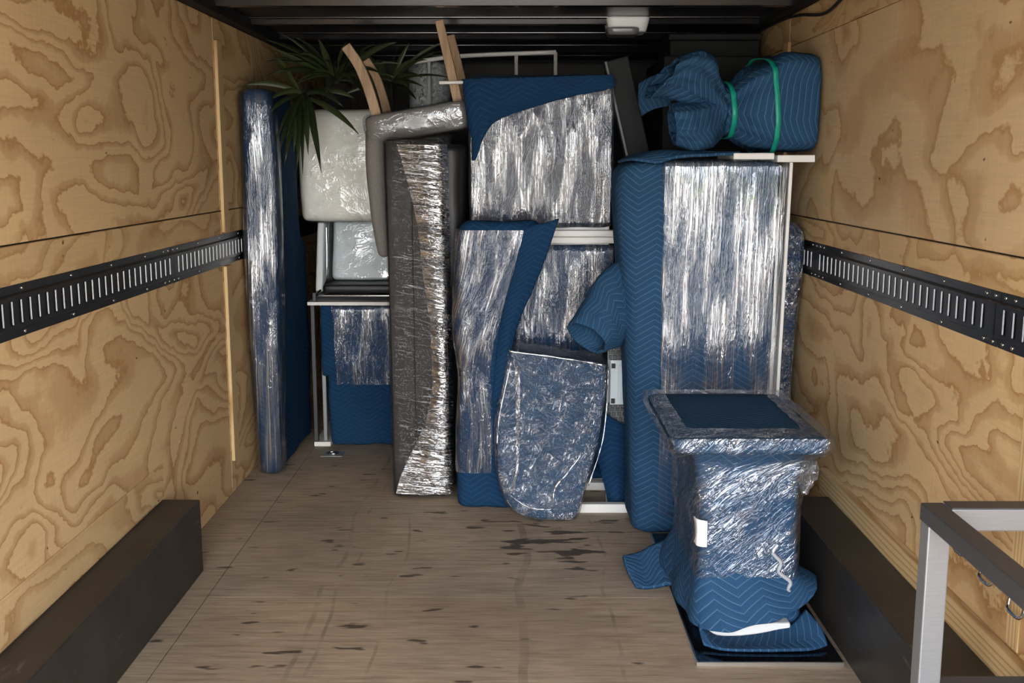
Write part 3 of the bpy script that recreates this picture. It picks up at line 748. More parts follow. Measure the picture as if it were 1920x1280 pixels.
def curved_leg(pts, w0, w1, dep):
    P = smooth_path(pts, 6); vs, fs = [], []
    for i, p in enumerate(P):
        q = P[min(i + 1, len(P) - 1)]; o_ = P[max(i - 1, 0)]; tx, tz = q[0] - o_[0], q[2] - o_[2]; l = math.hypot(tx, tz); nx, nz_ = tz / l, -tx / l
        ww = w0 + (w1 - w0) * i / (len(P) - 1)
        for a, b in ((-1, -1), (1, -1), (1, 1), (-1, 1)): vs.append((p[0] + nx * ww / 2 * a, p[1] + dep / 2 * b, p[2] + nz_ * ww / 2 * a))
    for i in range(len(P) - 1):
        for k in range(4): fs.append((i * 4 + k, i * 4 + (k + 1) % 4, i * 4 + 4 + (k + 1) % 4, i * 4 + 4 + k))
    n = len(P) * 4; fs += [(3, 2, 1, 0), (n - 4, n - 3, n - 2, n - 1)]
    o = build('leg', vs, fs, OAK, t_); md = o.modifiers.new('edge', 'BEVEL'); md.width = 0.003; md.segments = 2
curved_leg([(-0.607, 4.745, 1.63), (-0.640, 4.745, 1.75), (-0.682, 4.74, 1.86), (-0.738, 4.735, 1.945)], 0.044, 0.043, 0.034)
curved_leg([(-0.600, 5.09, 1.64), (-0.625, 5.09, 1.75), (-0.655, 5.09, 1.84), (-0.700, 5.09, 1.92)], 0.040, 0.036, 0.034)
curved_leg([(-0.256, 4.745, 1.70), (-0.285, 4.745, 1.83), (-0.336, 4.745, 2.052)], 0.042, 0.036, 0.034)
curved_leg([(-0.236, 5.09, 1.71), (-0.265, 5.09, 1.86), (-0.308, 5.09, 2.03)], 0.040, 0.034, 0.034)

# ------------------------------------------------------------------ cargo at the far end
t_ = thing('wrapped_column', 'upright silvery film-wrapped roll behind the upside-down grey chair', 'wrapped roll', (-0.45, 5.65, 0))
tower('roll_body', [(0.0, -0.555, -0.345, 5.55, 5.75, 0.08), (1.955, -0.555, -0.345, 5.55, 5.75, 0.08)], PALE, t_, er=0.03, nz=30, amp=0.008, freq=(12, 12, 8), seed=13)
tower('plastic_film', [(1.2, -0.56, -0.34, 5.545, 5.755, 0.08), (1.96, -0.56, -0.34, 5.545, 5.755, 0.08)], FILM_X, t_, er=0.03, nz=30, amp=0.01, freq=(12, 12, 8), seed=13)

t_ = thing('white_metal_rack', 'white tubular rack showing above the tall centre cabinet', 'rack', (-0.2, 5.48, 0))
tube('top_tube', [(-0.56, 5.47, 1.935), (-0.30, 5.47, 1.972), (0.192, 5.47, 1.992)], 0.011, WHITE_METAL, t_)
for x, zt in ((-0.441, 1.955), (-0.006, 1.985), (0.190, 1.99)): tube('post', [(x, 5.47, 0.0), (x, 5.47, zt)], 0.0095, WHITE_METAL, t_, n=1)
tube('cross_tube', [(-0.441, 5.47, 0.4), (0.19, 5.47, 0.4)], 0.008, WHITE_METAL, t_, n=1)

t_ = thing('black_cabinet', 'tall matt black cabinet in the shade behind the blue bundle', 'cabinet', (0.87, 5.2, 0))
box('carcass', (0.64, 4.80, 0.03), (1.12, 5.45, 1.91), BLACKBOX, t_, 0.006)
box('plinth', (0.66, 4.83, 0.0), (1.10, 5.42, 0.03), BLACKBOX, t_, 0.003)
t_ = thing('black_box', 'flat black box on top of the load under the ceiling', 'box', (0.9, 5.3, 1.91))
box('box_body', (0.695, 5.02, 1.911), (1.105, 5.42, 2.0), BLACKBOX, t_, 0.006)
box('lid', (0.688, 5.012, 2.0), (1.112, 5.428, 2.03), BLACKBOX, t_, 0.006)

t_ = thing('black_board', 'long dark board leaning between the centre cabinet and blue bundle', 'board', (0.86, 4.69, 0))
bar('plank', (0.882, 4.69, 0.012), (0.418, 4.69, 1.885), 0.108, 0.05, BLACKBOX, t_, 0.005)
bar('edge_strip', (0.834, 4.658, 0.02), (0.374, 4.658, 1.873), 0.012, 0.012, FRAME_DARK, t_, 0.002)

# ------------------------------------------------------------------ centre: tall white cabinet
t_ = thing('tall_cabinet', 'tall white cabinet under blue blanket and shiny film in the centre', 'cabinet', (0.1, 4.8, 0))
box('carcass', (-0.195, 4.65, 0.04), (0.40, 5.05, 1.79), WHITE, t_, 0.004)
tower('upper_case', [(1.17, -0.205, 0.412, 4.635, 5.07, 0.03), (1.5, -0.207, 0.412, 4.63, 5.07, 0.03), (1.818, -0.207, 0.405, 4.63, 5.07, 0.03)], BROWN_WOOD, t_, er=0.03, amp=0.003, freq=(6, 6, 6), seed=14)
tower('lower_blanket', [(0.042, -0.20, 0.42, 4.635, 5.07, 0.02), (1.10, -0.20, 0.42, 4.63, 5.07, 0.02)], QUILT_D, t_, er=0.02, amp=0.005, freq=(6, 6, 6), seed=15)
tower('upper_film', [(1.175, -0.205, 0.415, 4.624, 5.0, 0.03), (1.5, -0.207, 0.417, 4.62, 5.0, 0.03), (1.775, -0.20, 0.412, 4.62, 5.0, 0.03)], FILM_V2, t_, er=0.02, grow=0.003, amp=0.006, freq=(14, 10, 4), seed=16)
tower('lower_film', [(0.60, -0.20, 0.424, 4.624, 5.0, 0.02), (1.10, -0.20, 0.424, 4.624, 5.0, 0.02)], FILM_V2, t_, er=0.02, grow=0.003, amp=0.005, freq=(12, 10, 6), seed=17)
box('shelf_edge', (-0.20, 4.600, 1.136), (0.428, 4.66, 1.163), WHITE, t_, 0.003)
box('shelf_edge', (-0.20, 4.606, 1.107), (0.428, 4.66, 1.134), WHITE, t_, 0.003)
box('base_rail', (-0.20, 4.615, 0.0), (0.52, 4.66, 0.036), WHITE, t_, 0.003)
box('base_rail', (0.00, 4.300, 0.0), (0.50, 4.335, 0.038), WHITE, t_, 0.003)
for x in (0.10, 0.495): box('base_strut', (x, 4.336, 0.0), (x + 0.03, 4.614, 0.03), WHITE, t_, 0.002)
tube('hanging_rod', [(-0.33, 4.62, 1.783), (-0.20, 4.66, 1.788)], 0.007, WHITE_METAL, t_, n=1)
sheet('blanket_drape', [[(-0.235, 4.655, 1.800), (-0.18, 4.618, 1.800), (0.05, 4.612, 1.805), (0.40, 4.615, 1.815)],
                        [(-0.222, 4.640, 1.69), (-0.17, 4.606, 1.70), (0.05, 4.606, 1.72), (0.405, 4.612, 1.765)],
                        [(-0.200, 4.632, 1.56), (-0.16, 4.602, 1.60), (-0.02, 4.605, 1.68), (0.30, 4.612, 1.745)],
                        [(-0.190, 4.630, 1.46), (-0.172, 4.604, 1.475), (-0.10, 4.606, 1.62), (0.25, 4.612, 1.735)]], QUILT_D, t_, n=8, thick=0.007, amp=0.004, freq=(18, 9, 6), seed=18)

# blue wrapped upright piece in front of the tall cabinet
t_ = thing('wrapped_headboard', 'upright blue blanket-wrapped piece with pinched waist in front of the centre cabinet', 'wrapped furniture', (-0.1, 4.4, 0))
hk = [(0.0, -0.254, 0.004, 4.355, 4.455, 0.04), (0.25, -0.252, -0.025, 4.352, 4.46, 0.04), (0.45, -0.244, -0.055, 4.352, 4.46, 0.04), (0.60, -0.238, -0.062, 4.352, 4.46, 0.04),
      (0.75, -0.260, -0.032, 4.35, 4.46, 0.045), (0.98, -0.252, 0.055, 4.35, 4.46, 0.045), (1.15, -0.243, 0.095, 4.35, 4.46, 0.045), (1.215, -0.226, 0.085, 4.355, 4.455, 0.04)]
tower('blanket', hk, QUILT_D, t_, er=0.03, amp=0.006, freq=(8, 8, 6), seed=19)
tower('plastic_film', [(0.17, -0.253, -0.10, 4.35, 4.46, 0.04), (0.40, -0.246, -0.095, 4.348, 4.462, 0.04), (0.60, -0.240, -0.105, 4.348, 4.462, 0.04), (0.75, -0.263, -0.075, 4.345, 4.462, 0.045),
                       (0.98, -0.255, -0.005, 4.345, 4.462, 0.045), (1.17, -0.246, 0.035, 4.345, 4.462, 0.045)], FILM_V2, t_, er=0.01, grow=0.010, amp=0.006, freq=(16, 12, 5), seed=20, caps=(False, False))
sheet('blanket_flap', [[(0.02, 4.352, 1.195), (0.09, 4.335, 1.205), (0.168, 4.34, 1.228)],
                       [(0.00, 4.345, 1.06), (0.055, 4.325, 1.08), (0.125, 4.34, 1.10)],
                       [(-0.045, 4.345, 0.90), (0.00, 4.322, 0.92), (0.068, 4.345, 0.95)],
                       [(-0.075, 4.345, 0.74), (-0.045, 4.325, 0.74), (-0.015, 4.345, 0.74)],
                       [(-0.10, 4.345, 0.45), (-0.07, 4.335, 0.45), (-0.035, 4.345, 0.45)]], QUILT_D, t_, n=6, thick=0.009, amp=0.004, freq=(10, 10, 5), seed=21)

# wrapped ottoman leaning in front
t_ = thing('wrapped_ottoman', 'small blue box-shaped seat crumpled in clear film on the floor', 'wrapped seat', (0.13, 4.3, 0))
def lean(p): return (p[0] + 0.035 * p[2], p[1] + 0.24 * p[2], p[2] - 0.14 * (p[0] - 0.05) * min(1, p[2] / 0.3))
ok_ = [(0.012, 0.06, 0.235, 4.18, 4.275, 0.04), (0.06, -0.03, 0.255, 4.165, 4.285, 0.04), (0.16, -0.075, 0.275, 4.162, 4.35, 0.035), (0.34, -0.098, 0.318, 4.16, 4.355, 0.03), (0.55, -0.072, 0.345, 4.16, 4.365, 0.025), (0.672, -0.055, 0.345, 4.16, 4.38, 0.02)]
tower('blanket', ok_, QUILT_FINE, t_, er=0.018, xf=lean, amp=0.007, freq=(8, 8, 8), seed=22)
of_ = tower('plastic_film', ok_, FILM_O, t_, er=0.018, grow=0.009, xf=lean, amp=0.006, freq=(14, 12, 9), seed=23)
def crease_line(pts, r, sd):
    o = tube('film_crease', [lean(p) for p in pts], r, FILM_MILK, of_, sides=7, n=10); crumple(o, r * 1.6, (45, 45, 45), sd)
crease_line([(-0.055, 4.152, 0.672), (0.10, 4.150, 0.674), (0.25, 4.150, 0.672), (0.342, 4.155, 0.668)], 0.004, 1)
crease_line([(0.352, 4.156, 0.655), (0.350, 4.150, 0.52), (0.335, 4.150, 0.36), (0.285, 4.152, 0.17)], 0.0022, 2)
crease_line([(-0.045, 4.150, 0.64), (-0.085, 4.148, 0.42), (-0.092, 4.148, 0.30)], 0.002, 3)
crease_line([(-0.03, 4.152, 0.11), (0.05, 4.160, 0.065), (0.14, 4.160, 0.06)], 0.003, 5)
crease_line([(0.25, 4.152, 0.30), (0.20, 4.150, 0.22), (0.15, 4.150, 0.15), (0.145, 4.155, 0.08)], 0.004, 4)
sheet('film_edge', [[(-0.030 + 0.02, 4.16 + 0.235 * 0.62 - 0.012, 0.63), (-0.018 + 0.03, 4.16 + 0.235 * 0.62 - 0.014, 0.628)], [(-0.005, 4.16 + 0.24 * 0.4 - 0.016, 0.42), (0.010, 4.16 + .24 * .4 - 0.018, 0.42)], [(-0.004, 4.165 + 0.24 * 0.22 - 0.016, 0.23), (0.006, 4.165 + .24 * .22 - 0.018, 0.23)], [(-0.03, 4.17 + 0.24 * 0.12 - 0.012, 0.12), (-0.02, 4.17 + .24 * .12 - 0.014, 0.12)]], FILM_MILK, t_, n=6, thick=0.002, amp=0.004, freq=(40, 40, 25))

# loose blanket hanging below the keypad panel
o = sheet('loose_blanket', [[(0.30, 4.42, 0.46), (0.36, 4.39, 0.42), (0.45, 4.41, 0.34)], [(0.31, 4.41, 0.34), (0.37, 4.375, 0.34), (0.475, 4.41, 0.34)], [(0.345, 4.40, 0.20), (0.40, 4.37, 0.21), (0.48, 4.41, 0.22)], [(0.385, 4.40, 0.05), (0.425, 4.38, 0.05), (0.48, 4.41, 0.05)], [(0.395, 4.40, 0.0), (0.43, 4.385, 0.0), (0.48, 4.41, 0.0)]], QUILT_D, None, n=8, thick=0.01, amp=0.01, freq=(14, 14, 8), seed=24)
setprops(o, 'crumpled dark blue blanket hanging beside the small wrapped seat', 'blanket')

# keypad-like grid panel
t_ = thing('grid_panel', 'narrow dark panel of small keys with a pale plate', 'panel', (0.42, 4.45, 0))
box('panel_base', (0.382, 4.43, 0.0), (0.50, 4.455, 0.735), KEYBASE, t_, 0.004)
for r in range(21):
    z = 0.305 + r * 0.0205
    if 0.44 < z + 0.01 < 0.655 and not (0.63 < z): continue
    off = (r % 3) * 0.007
    x = 0.386
    while x < 0.492:
        w_ = 0.0225 if x > 0.387 else 0.0225 - off
        box('key', (x, 4.421, z), (x + w_ - 0.003, 4.431, z + 0.0175), KEY, t_, 0.0015, 1); x += w_
pl_ = box('plate', (0.392, 4.412, 0.44), (0.495, 4.426, 0.632), PLATE, t_, 0.003)
box('plate_step', (0.425, 4.404, 0.468), (0.495, 4.413, 0.610), PLATE, pl_, 0.003)
for z in (0.447, 0.598): box('pad', (0.397, 4.404, z), (0.413, 4.413, z + 0.02), BLACKPAD, pl_, 0.001, 1)

# ------------------------------------------------------------------ right: tall blue bundle
t_ = thing('wrapped_dresser', 'tall dresser wrapped in blue chevron blanket and film on the right', 'dresser', (0.72, 4.25, 0))
box('carcass', (0.55, 4.09, 0.02), (1.0, 4.34, 1.44), WHITE, t_, 0.004)
tower('blanket', [(0.0, 0.455, 0.985, 4.03, 4.37, 0.07), (0.35, 0.442, 0.985, 4.03, 4.37, 0.08), (0.75, 0.420, 0.990, 4.03, 4.37, 0.09), (1.1, 0.390, 1.0, 4.03, 4.37, 0.10), (1.36, 0.372, 1.008, 4.03, 4.37, 0.10), (1.455, 0.40, 1.008, 4.04, 4.37, 0.08)], QUILT, t_, er=0.04, amp=0.006, freq=(5, 5, 3), seed=25, nz=10)
tower('plastic_film', [(0.08, 0.552, 0.992, 4.022, 4.33, 0.012), (0.6, 0.550, 0.996, 4.022, 4.33, 0.012), (1.0, 0.548, 1.004, 4.022, 4.33, 0.012), (1.46, 0.545, 1.014, 4.022, 4.33, 0.012)], FILM_V, t_, er=0.02, grow=0.002, amp=0.004, freq=(18, 8, 2.5), seed=26, nz=10)
box('top_board', (0.805, 4.035, 1.462), (0.958, 4.36, 1.486), WHITE, t_, 0.004)
box('top_board', (0.966, 4.02, 1.452), (1.105, 4.36, 1.478), WHITE, t_, 0.003)
bar('edge_board', (0.992, 4.028, 0.02), (1.018, 4.028, 1.451), 0.012, 0.02, WHITE, t_, 0.002)
sheet('blanket_fold', [[(0.39, 4.20, 1.452), (0.43, 4.06, 1.462), (0.52, 4.015, 1.448)], [(0.45, 4.25, 1.478), (0.52, 4.10, 1.492), (0.60, 4.02, 1.470)], [(0.60, 4.28, 1.478), (0.70, 4.12, 1.488), (0.74, 4.03, 1.478)], [(0.72, 4.28, 1.478), (0.80, 4.12, 1.490), (0.83, 4.04, 1.486)]], QUILT_H, t_, n=6, thick=0.010, amp=0.004, freq=(9, 9, 9), seed=27)

o = thing('wrapped_slab', 'narrow film-wrapped blue piece squeezed against the right wall', 'wrapped panel', (1.08, 4.4, 0))
tower('blanket', [(0.0, 1.035, 1.10, 4.20, 4.55, 0.03), (0.6, 1.035, 1.105, 4.20, 4.55, 0.03), (1.0, 1.035, 1.128, 4.20, 4.55, 0.03), (1.16, 1.035, 1.128, 4.20, 4.55, 0.03), (1.22, 1.04, 1.10, 4.22, 4.53, 0.03)], QUILT_D, o, er=0.025, amp=0.004, freq=(6, 6, 6))
tower('plastic_film', [(0.0, 1.035, 1.10, 4.20, 4.55, 0.03), (0.6, 1.035, 1.105, 4.20, 4.55, 0.03), (1.0, 1.035, 1.128, 4.20, 4.55, 0.03), (1.16, 1.035, 1.128, 4.20, 4.55, 0.03), (1.22, 1.04, 1.10, 4.22, 4.53, 0.03)], FILM_X, o, er=0.025, grow=0.005, amp=0.005, freq=(10, 10, 10))

# rolled blanket poking out on the left of the dresser
def ring_loft(name, rings, mat, parent=None, n=6, thick=0.008, amp=0.0, freq=(9, 9, 9), seed=0.0, N=40):
    """open tube through rings: each ring is (centre, axis a, axis b[, ripple])"""
    keys = [tuple(r[0]) + tuple(r[1]) + tuple(r[2]) + (r[3], r[4] if len(r) > 4 else 1.0) for r in rings]
    P = smooth_path(keys, n); vs, fs, uv = [], [], []; V = 0.0
    for i, k in enumerate(P):
        c, a, b, rp = Vector(k[0:3]), Vector(k[3:6]), Vector(k[6:9]), k[9]
        for j in range(N):
            th = 2 * math.pi * j / N
            m_ = 1 + rp * (0.55 * math.sin(7 * th + 1.3) + 0.35 * math.sin(11 * th + 0.4) + 0.2 * math.sin(17 * th))
            cs, sn = math.cos(th), math.sin(th); e = k[10]
            vs.append(c + a * (math.copysign(abs(cs) ** e, cs) * m_) + b * (math.copysign(abs(sn) ** e, sn) * m_))
    L = [0.0]
    for i in range(1, len(P)): L.append(L[-1] + (Vector(P[i][:3]) - Vector(P[i - 1][:3])).length)
    per = 2 * math.pi * 0.5 * (Vector(P[-1][3:6]).length + Vector(P[-1][6:9]).length)
    for i in range(len(P) - 1):
        for j in range(N):
            j2 = (j + 1) % N
            fs.append((i * N + j, i * N + j2, (i + 1) * N + j2, (i + 1) * N + j))
            uv.append([(L[i], j / N * per), (L[i], (j + 1) / N * per), (L[i + 1], (j + 1) / N * per), (L[i + 1], j / N * per)])
    o = build(name, vs, fs, mat, parent, uv, True)
    if amp: crumple(o, amp, freq, seed)
    if thick:
        md = o.modifiers.new('thickness', 'SOLIDIFY'); md.thickness = thick; md.offset = -1
    return o
o = ring_loft('rolled_blanket', [((0.272, 4.075, 0.782), (0.058, 0.0, -0.046), (0.030, -0.052, 0.030), 0.04), ((0.300, 4.09, 0.810), (0.056, 0.0, -0.062), (0.030, -0.056, 0.030), 0.05),
                                 ((0.345, 4.12, 0.862), (0.046, 0.0, -0.105), (0.025, -0.062, 0.020), 0.05), ((0.385, 4.15, 0.905), (0.028, 0.0, -0.135), (0.020, -0.064, 0.010), 0.04), ((0.43, 4.17, 0.93), (0.012, 0.0, -0.14), (0.010, -0.06, 0.0), 0.02)], QUILT_FINE, None, thick=0.012, amp=0.007, freq=(12, 12, 12), seed=60, N=60)
setprops(o, 'loosely rolled blue blanket end poking out left of the tall dresser', 'blanket')

# blanket bundle tied with green bands on top
t_ = thing('tied_bundle', 'blue blanket bundle tied with two green bands on top of the dresser', 'blanket bundle', (0.9, 4.25, 1.49))
# along x: (x, zlow, zhigh, yf, yb)
prof = [(1.132, 1.535, 1.822, 4.12, 4.36), (1.125, 1.497, 1.852, 4.08, 4.42), (1.06, 1.492, 1.862, 4.06, 4.44), (1.00, 1.494, 1.860, 4.06, 4.44), (0.945, 1.498, 1.825, 4.06, 4.44),
        (0.88, 1.515, 1.80, 4.09, 4.42), (0.815, 1.555, 1.745, 4.14, 4.36), (0.775, 1.55, 1.765, 4.13, 4.37)]
rp = [0.0, 0.0, 0.006, 0.014, 0.030, 0.06, 0.09, 0.07]
sq = [0.42, 0.42, 0.42, 0.45, 0.55, 0.7, 0.95, 1.0]
bm_r = [((x, (yf + yb) / 2, (zl + zh) / 2), (0, 0, (zh - zl) / 2), (0, (yb - yf) / 2, 0), r, e) for (x, zl, zh, yf, yb), r, e in zip(prof, rp, sq)]
bm_r = [((1.134, 4.24, 1.68), (0, 0, 0.02), (0, 0.02, 0), 0.0, 0.6)] + bm_r
ring_loft('blanket', bm_r, QUILT_H, t_, n=6, thick=0.006, amp=0.005, freq=(8, 12, 12), seed=30, N=96)
# flared open end, two lobes of cloth
ring_loft('upper_flare', [((0.80, 4.24, 1.665), (0, 0, 0.085), (0, 0.10, 0), 0.07), ((0.76, 4.22, 1.70), (0.01, 0, 0.09), (0, 0.11, 0), 0.07), ((0.70, 4.18, 1.755), (0.045, 0, 0.095), (0, 0.12, 0), 0.08), ((0.62, 4.15, 1.78), (0.07, 0, 0.085), (0, 0.13, 0), 0.09), ((0.545, 4.14, 1.765), (0.05, 0, 0.075), (-0.02, 0.13, 0), 0.10)], QUILT_H, t_, n=8, thick=0.009, amp=0.012, freq=(9, 9, 9), seed=31, N=72)
ring_loft('lower_flare', [((0.80, 4.24, 1.64), (0, 0, 0.08), (0, 0.10, 0), 0.07), ((0.755, 4.20, 1.61), (-0.01, 0, 0.085), (0, 0.10, 0), 0.06), ((0.70, 4.16, 1.595), (-0.02, 0, 0.09), (0, 0.11, 0), 0.06), ((0.64, 4.13, 1.585), (-0.025, 0, 0.085), (0.0, 0.11, 0), 0.08), ((0.585, 4.12, 1.59), (-0.01, 0, 0.07), (0.0, 0.10, 0), 0.09)], QUILT_H, t_, n=8, thick=0.009, amp=0.010, freq=(9, 9, 9), seed=33, N=72)
sheet('loose_corner', [[(0.64, 4.40, 1.80), (0.56, 4.45, 1.80), (0.50, 4.50, 1.77)], [(0.63, 4.40, 1.72), (0.55, 4.45, 1.72), (0.50, 4.50, 1.70)], [(0.62, 4.42, 1.68), (0.555, 4.46, 1.665), (0.515, 4.50, 1.64)]], QUILT_H, t_, n=6, thick=0.01)
for x, zl, zh, yf, yb, lean_ in ((0.945, 1.485, 1.840, 4.045, 4.455, 0.02), (0.812, 1.545, 1.755, 4.120, 4.375, 0.01)):
    ring_loft('green_band', [((x - 0.012, (yf + yb) / 2, (zl + zh) / 2), (-lean_ * 0.6, 0, (zh - zl) / 2), (-lean_, (yb - yf) / 2, 0), 0.030, 0.58 if x > 0.9 else 0.9), ((x + 0.008, (yf + yb) / 2, (zl + zh) / 2), (-lean_ * 0.6, 0, (zh - zl) / 2), (-lean_, (yb - yf) / 2, 0), 0.030, 0.58 if x > 0.9 else 0.9)], GREEN, t_, n=2, thick=0.004, N=64)

# ------------------------------------------------------------------ front right: black glass panel and wrapped side table
t_ = thing('glass_panel', 'glossy black panel with bright metal edge lying on the floor', 'panel', (0.74, 3.4, 0))
box('glass', (0.531, 2.925, 0.0), (0.955, 4.02, 0.012), BLACKGLASS, t_, 0.001, 1)
box('edge_strip', (0.524, 2.918, 0.0), (0.9555, 2.9245, 0.013), EDGE_METAL, t_, 0.001, 1)
box('edge_strip', (0.524, 2.9248, 0.0), (0.5305, 4.02, 0.013), EDGE_METAL, t_, 0.001, 1)

t_ = thing('wrapped_side_table', 'square-topped side table bundled in blue blanket and crinkled film', 'side table', (0.71, 3.38, 0.012))
box('base_block', (0.585, 3.088, 0.013), (0.84, 3.58, 0.058), WHITE, t_, 0.006)
tower('top', [(0.597, 0.468, 0.918, 3.055, 3.695, 0.03), (0.645, 0.458, 0.925, 3.045, 3.705, 0.03)], QUILT, t_, er=0.016, nz=4, amp=0.002, freq=(5, 5, 5))
tower('blanket_body', [(0.10, 0.575, 0.872, 3.115, 3.62, 0.03), (0.25, 0.560, 0.862, 3.11, 3.62, 0.035), (0.42, 0.555, 0.858, 3.11, 3.62, 0.04), (0.54, 0.545, 0.865, 3.11, 3.64, 0.04), (0.598, 0.52, 0.88, 3.10, 3.66, 0.04)], QUILT, t_, er=0.008, amp=0.008, freq=(7, 7, 7), seed=40, nz=8)
tf_ = tower('plastic_film', [(0.20, 0.555, 0.868, 3.105, 3.63, 0.035), (0.34, 0.548, 0.862, 3.10, 3.63, 0.04), (0.48, 0.540, 0.868, 3.10, 3.64, 0.04), (0.53, 0.530, 0.888, 3.10, 3.65, 0.05), (0.568, 0.50, 0.905, 3.085, 3.68, 0.04), (0.605, 0.456, 0.930, 3.042, 3.71, 0.03), (0.648, 0.452, 0.932, 3.038, 3.714, 0.03)], FILM_D, t_, er=0.014, grow=0.006, amp=0.008, freq=(12, 10, 12), seed=41, caps=(False, False), nz=8)
# film folded over the rim of the top
def rim(z0):
    outer = ring(0.450, 0.934, 3.036, 3.716, 0.03); inner = ring(0.515, 0.862, 3.15, 3.66, 0.02)
    vs, fs, uv = [], [], []; n = len(outer); K = 5
    for q in range(K):
        for a, b in zip(outer, inner):
            u = q / (K - 1); x, y = a[0] + (b[0] - a[0]) * u, a[1] + (b[1] - a[1]) * u
            vs.append(Vector((x, y, z0 + 0.004 + 0.004 * mnoise.noise(Vector((x * 25, y * 25, q))))))
    for q in range(K - 1):
        for j in range(n):
            a = (q * n + j, q * n + (j + 1) % n, (q + 1) * n + (j + 1) % n, (q + 1) * n + j)
            fs.append(a); uv.append([(vs[i].x, vs[i].y) for i in a])
    return build('film_rim', vs, fs, FILM_O, tf_, uv, True)
rim(0.652)
# skirt of blanket below the film
def skirt_wob(p, u):
    z = p.z; k = max(0.0, (0.20 - z) / 0.16)
    a = u * 2 * math.pi
    out = 0.022 * math.sin(3 * a + 0.6) + 0.014 * math.sin(7 * a)
    c = Vector((0.715, 3.36, z)); d = p - c; d.z = 0; d.normalize()
    q = p + d * (out * k)
    corner = max(0.0, d.x * 0.75 - d.y * 0.66) ** 6
    q += Vector((0.05, -0.03, 0.13)) * corner * k
    q.z += 0.018 * k * math.sin(2 * a + 2.2)
    return q
tower('blanket_skirt', [(0.062, 0.515, 0.905, 3.03, 3.69, 0.10), (0.12, 0.530, 0.89, 3.06, 3.67, 0.08), (0.20, 0.556, 0.868, 3.10, 3.64, 0.05), (0.27, 0.565, 0.858, 3.112, 3.62, 0.04)], QUILT, t_, caps=(False, False), wob=skirt_wob, nz=8, ss=20, amp=0.004, freq=(8, 8, 8), seed=42).modifiers.new('thickness', 'SOLIDIFY').thickness = 0.008
tower('under_skirt', [(0.014, 0.56, 0.885, 3.13, 3.64, 0.05), (0.06, 0.55, 0.89, 3.125, 3.65, 0.05), (0.09, 0.56, 0.87, 3.13, 3.62, 0.05)], QUILT, t_, caps=(False, False), nz=5, amp=0.006, freq=(9, 9, 9), seed=43).modifiers.new('thickness', 'SOLIDIFY').thickness = 0.006
sheet('hem_reflection', [[(0.56, 3.10, 0.085), (0.555, 3.05, 0.05), (0.56, 3.01, 0.022)], [(0.60, 3.085, 0.022), (0.61, 3.02, 0.020), (0.62, 2.985, 0.019)], [(0.72, 3.080, 0.020), (0.73, 3.02, 0.019), (0.74, 2.98, 0.019)], [(0.84, 3.10, 0.045), (0.86, 3.04, 0.030), (0.87, 2.985, 0.019)], [(0.895, 3.13, 0.085), (0.925, 3.06, 0.055), (0.93, 3.01, 0.022)]], QUILT, t_, n=6, thick=0.008, amp=0.004, freq=(11, 11, 11), seed=47)  # cloth sheet added on the panel, mostly standing in for the skirt's reflection
sheet('blanket_tail', [[(0.56, 3.62, 0.14), (0.50, 3.66, 0.10), (0.44, 3.64, 0.075), (0.375, 3.60, 0.078)], [(0.57, 3.54, 0.075), (0.50, 3.57, 0.060), (0.45, 3.55, 0.035), (0.385, 3.54, 0.05)], [(0.57, 3.45, 0.040), (0.51, 3.47, 0.024), (0.46, 3.48, 0.010), (0.41, 3.48, 0.010)]], QUILT, t_, n=7, thick=0.012, amp=0.006, freq=(12, 12, 12), seed=44)
sheet('paper_label', [[(0.5425, 3.130, 0.385), (0.550, 3.096, 0.387), (0.575, 3.087, 0.383)], [(0.5425, 3.130, 0.305), (0.550, 3.096, 0.303), (0.575, 3.087, 0.300)]], PAPER, tf_, n=4, thick=0.001)
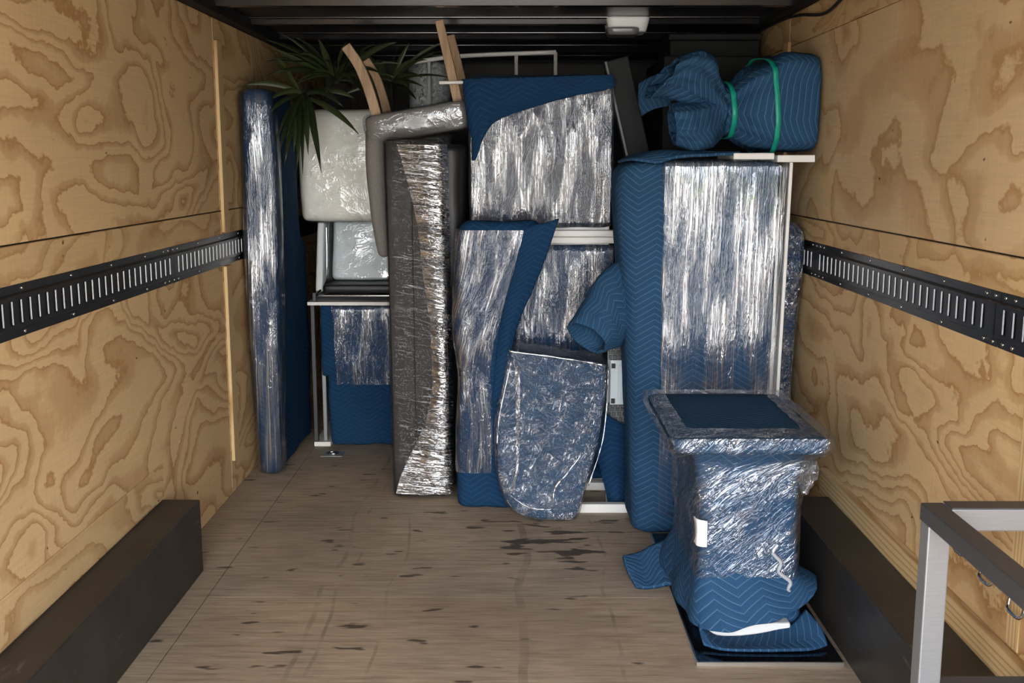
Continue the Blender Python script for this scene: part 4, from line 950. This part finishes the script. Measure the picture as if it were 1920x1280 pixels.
tube('film_twist', [(0.79, 3.088, 0.31), (0.775, 3.085, 0.285), (0.80, 3.082, 0.255), (0.795, 3.082, 0.225), (0.83, 3.078, 0.195), (0.825, 3.078, 0.17), (0.85, 3.072, 0.14)], 0.007, FILM_TWIST, tf_, sides=10, n=8)
crumple(tf_.children[-1], 0.008, (50, 50, 50), 3)
tower('film_bunch', [(0.455, 0.866, 0.880, 3.115, 3.14, 0.01), (0.49, 0.862, 0.898, 3.10, 3.15, 0.015), (0.525, 0.862, 0.908, 3.10, 3.16, 0.015), (0.56, 0.865, 0.895, 3.11, 3.15, 0.01)], FILM_X, tf_, er=0.01, nz=8, amp=0.014, freq=(40, 40, 40), seed=5)

# ------------------------------------------------------------------ front right: steel table frame
t_ = thing('steel_table_frame', 'bare charcoal steel table frame cut by the right picture edge', 'table frame', (0.97, 1.7, 0))
ZT = 0.766; W_ = 0.046
def tubebox(name, lo, hi, mm): return box(name, lo, hi, mm, t_, 0.003, 2)
tubebox('side_rail', (0.824, 0.95, ZT - 0.036), (0.824 + W_, 2.10, ZT), FRAME_DARK)
tubebox('end_rail', (0.824 + W_ + 0.0005, 2.10 - W_, ZT - 0.046), (1.12, 2.10, ZT), FRAME_LIGHT)
box('end_cap', (0.824 + W_ + 0.0005, 2.10 - W_ - 0.0002, ZT + 0.0002), (1.12, 2.1002, ZT + 0.003), FRAME_DARK, t_, 0.001)
tubebox('end_rail', (0.824 + W_ + 0.0005, 0.95, ZT - 0.046), (1.12, 0.95 + W_, ZT), FRAME_LIGHT)
tubebox('leg', (0.826, 2.10 - W_, 0.0), (0.826 + W_, 2.098, ZT - 0.0365), FRAME_LIGHT)
tubebox('leg', (0.826, 0.95, 0.0), (0.826 + W_, 0.95 + W_, ZT - 0.0365), FRAME_LIGHT)
tubebox('leg', (1.075, 2.10 - W_, 0.267), (1.12, 2.098, ZT - 0.0465), FRAME_LIGHT)
tubebox('leg', (1.075, 0.95, 0.267), (1.12, 0.95 + W_, ZT - 0.0465), FRAME_LIGHT)
tubebox('stretcher', (0.826 + W_ + 0.0005, 2.06, 0.352), (1.0745, 2.095, 0.390), FRAME_DARK)
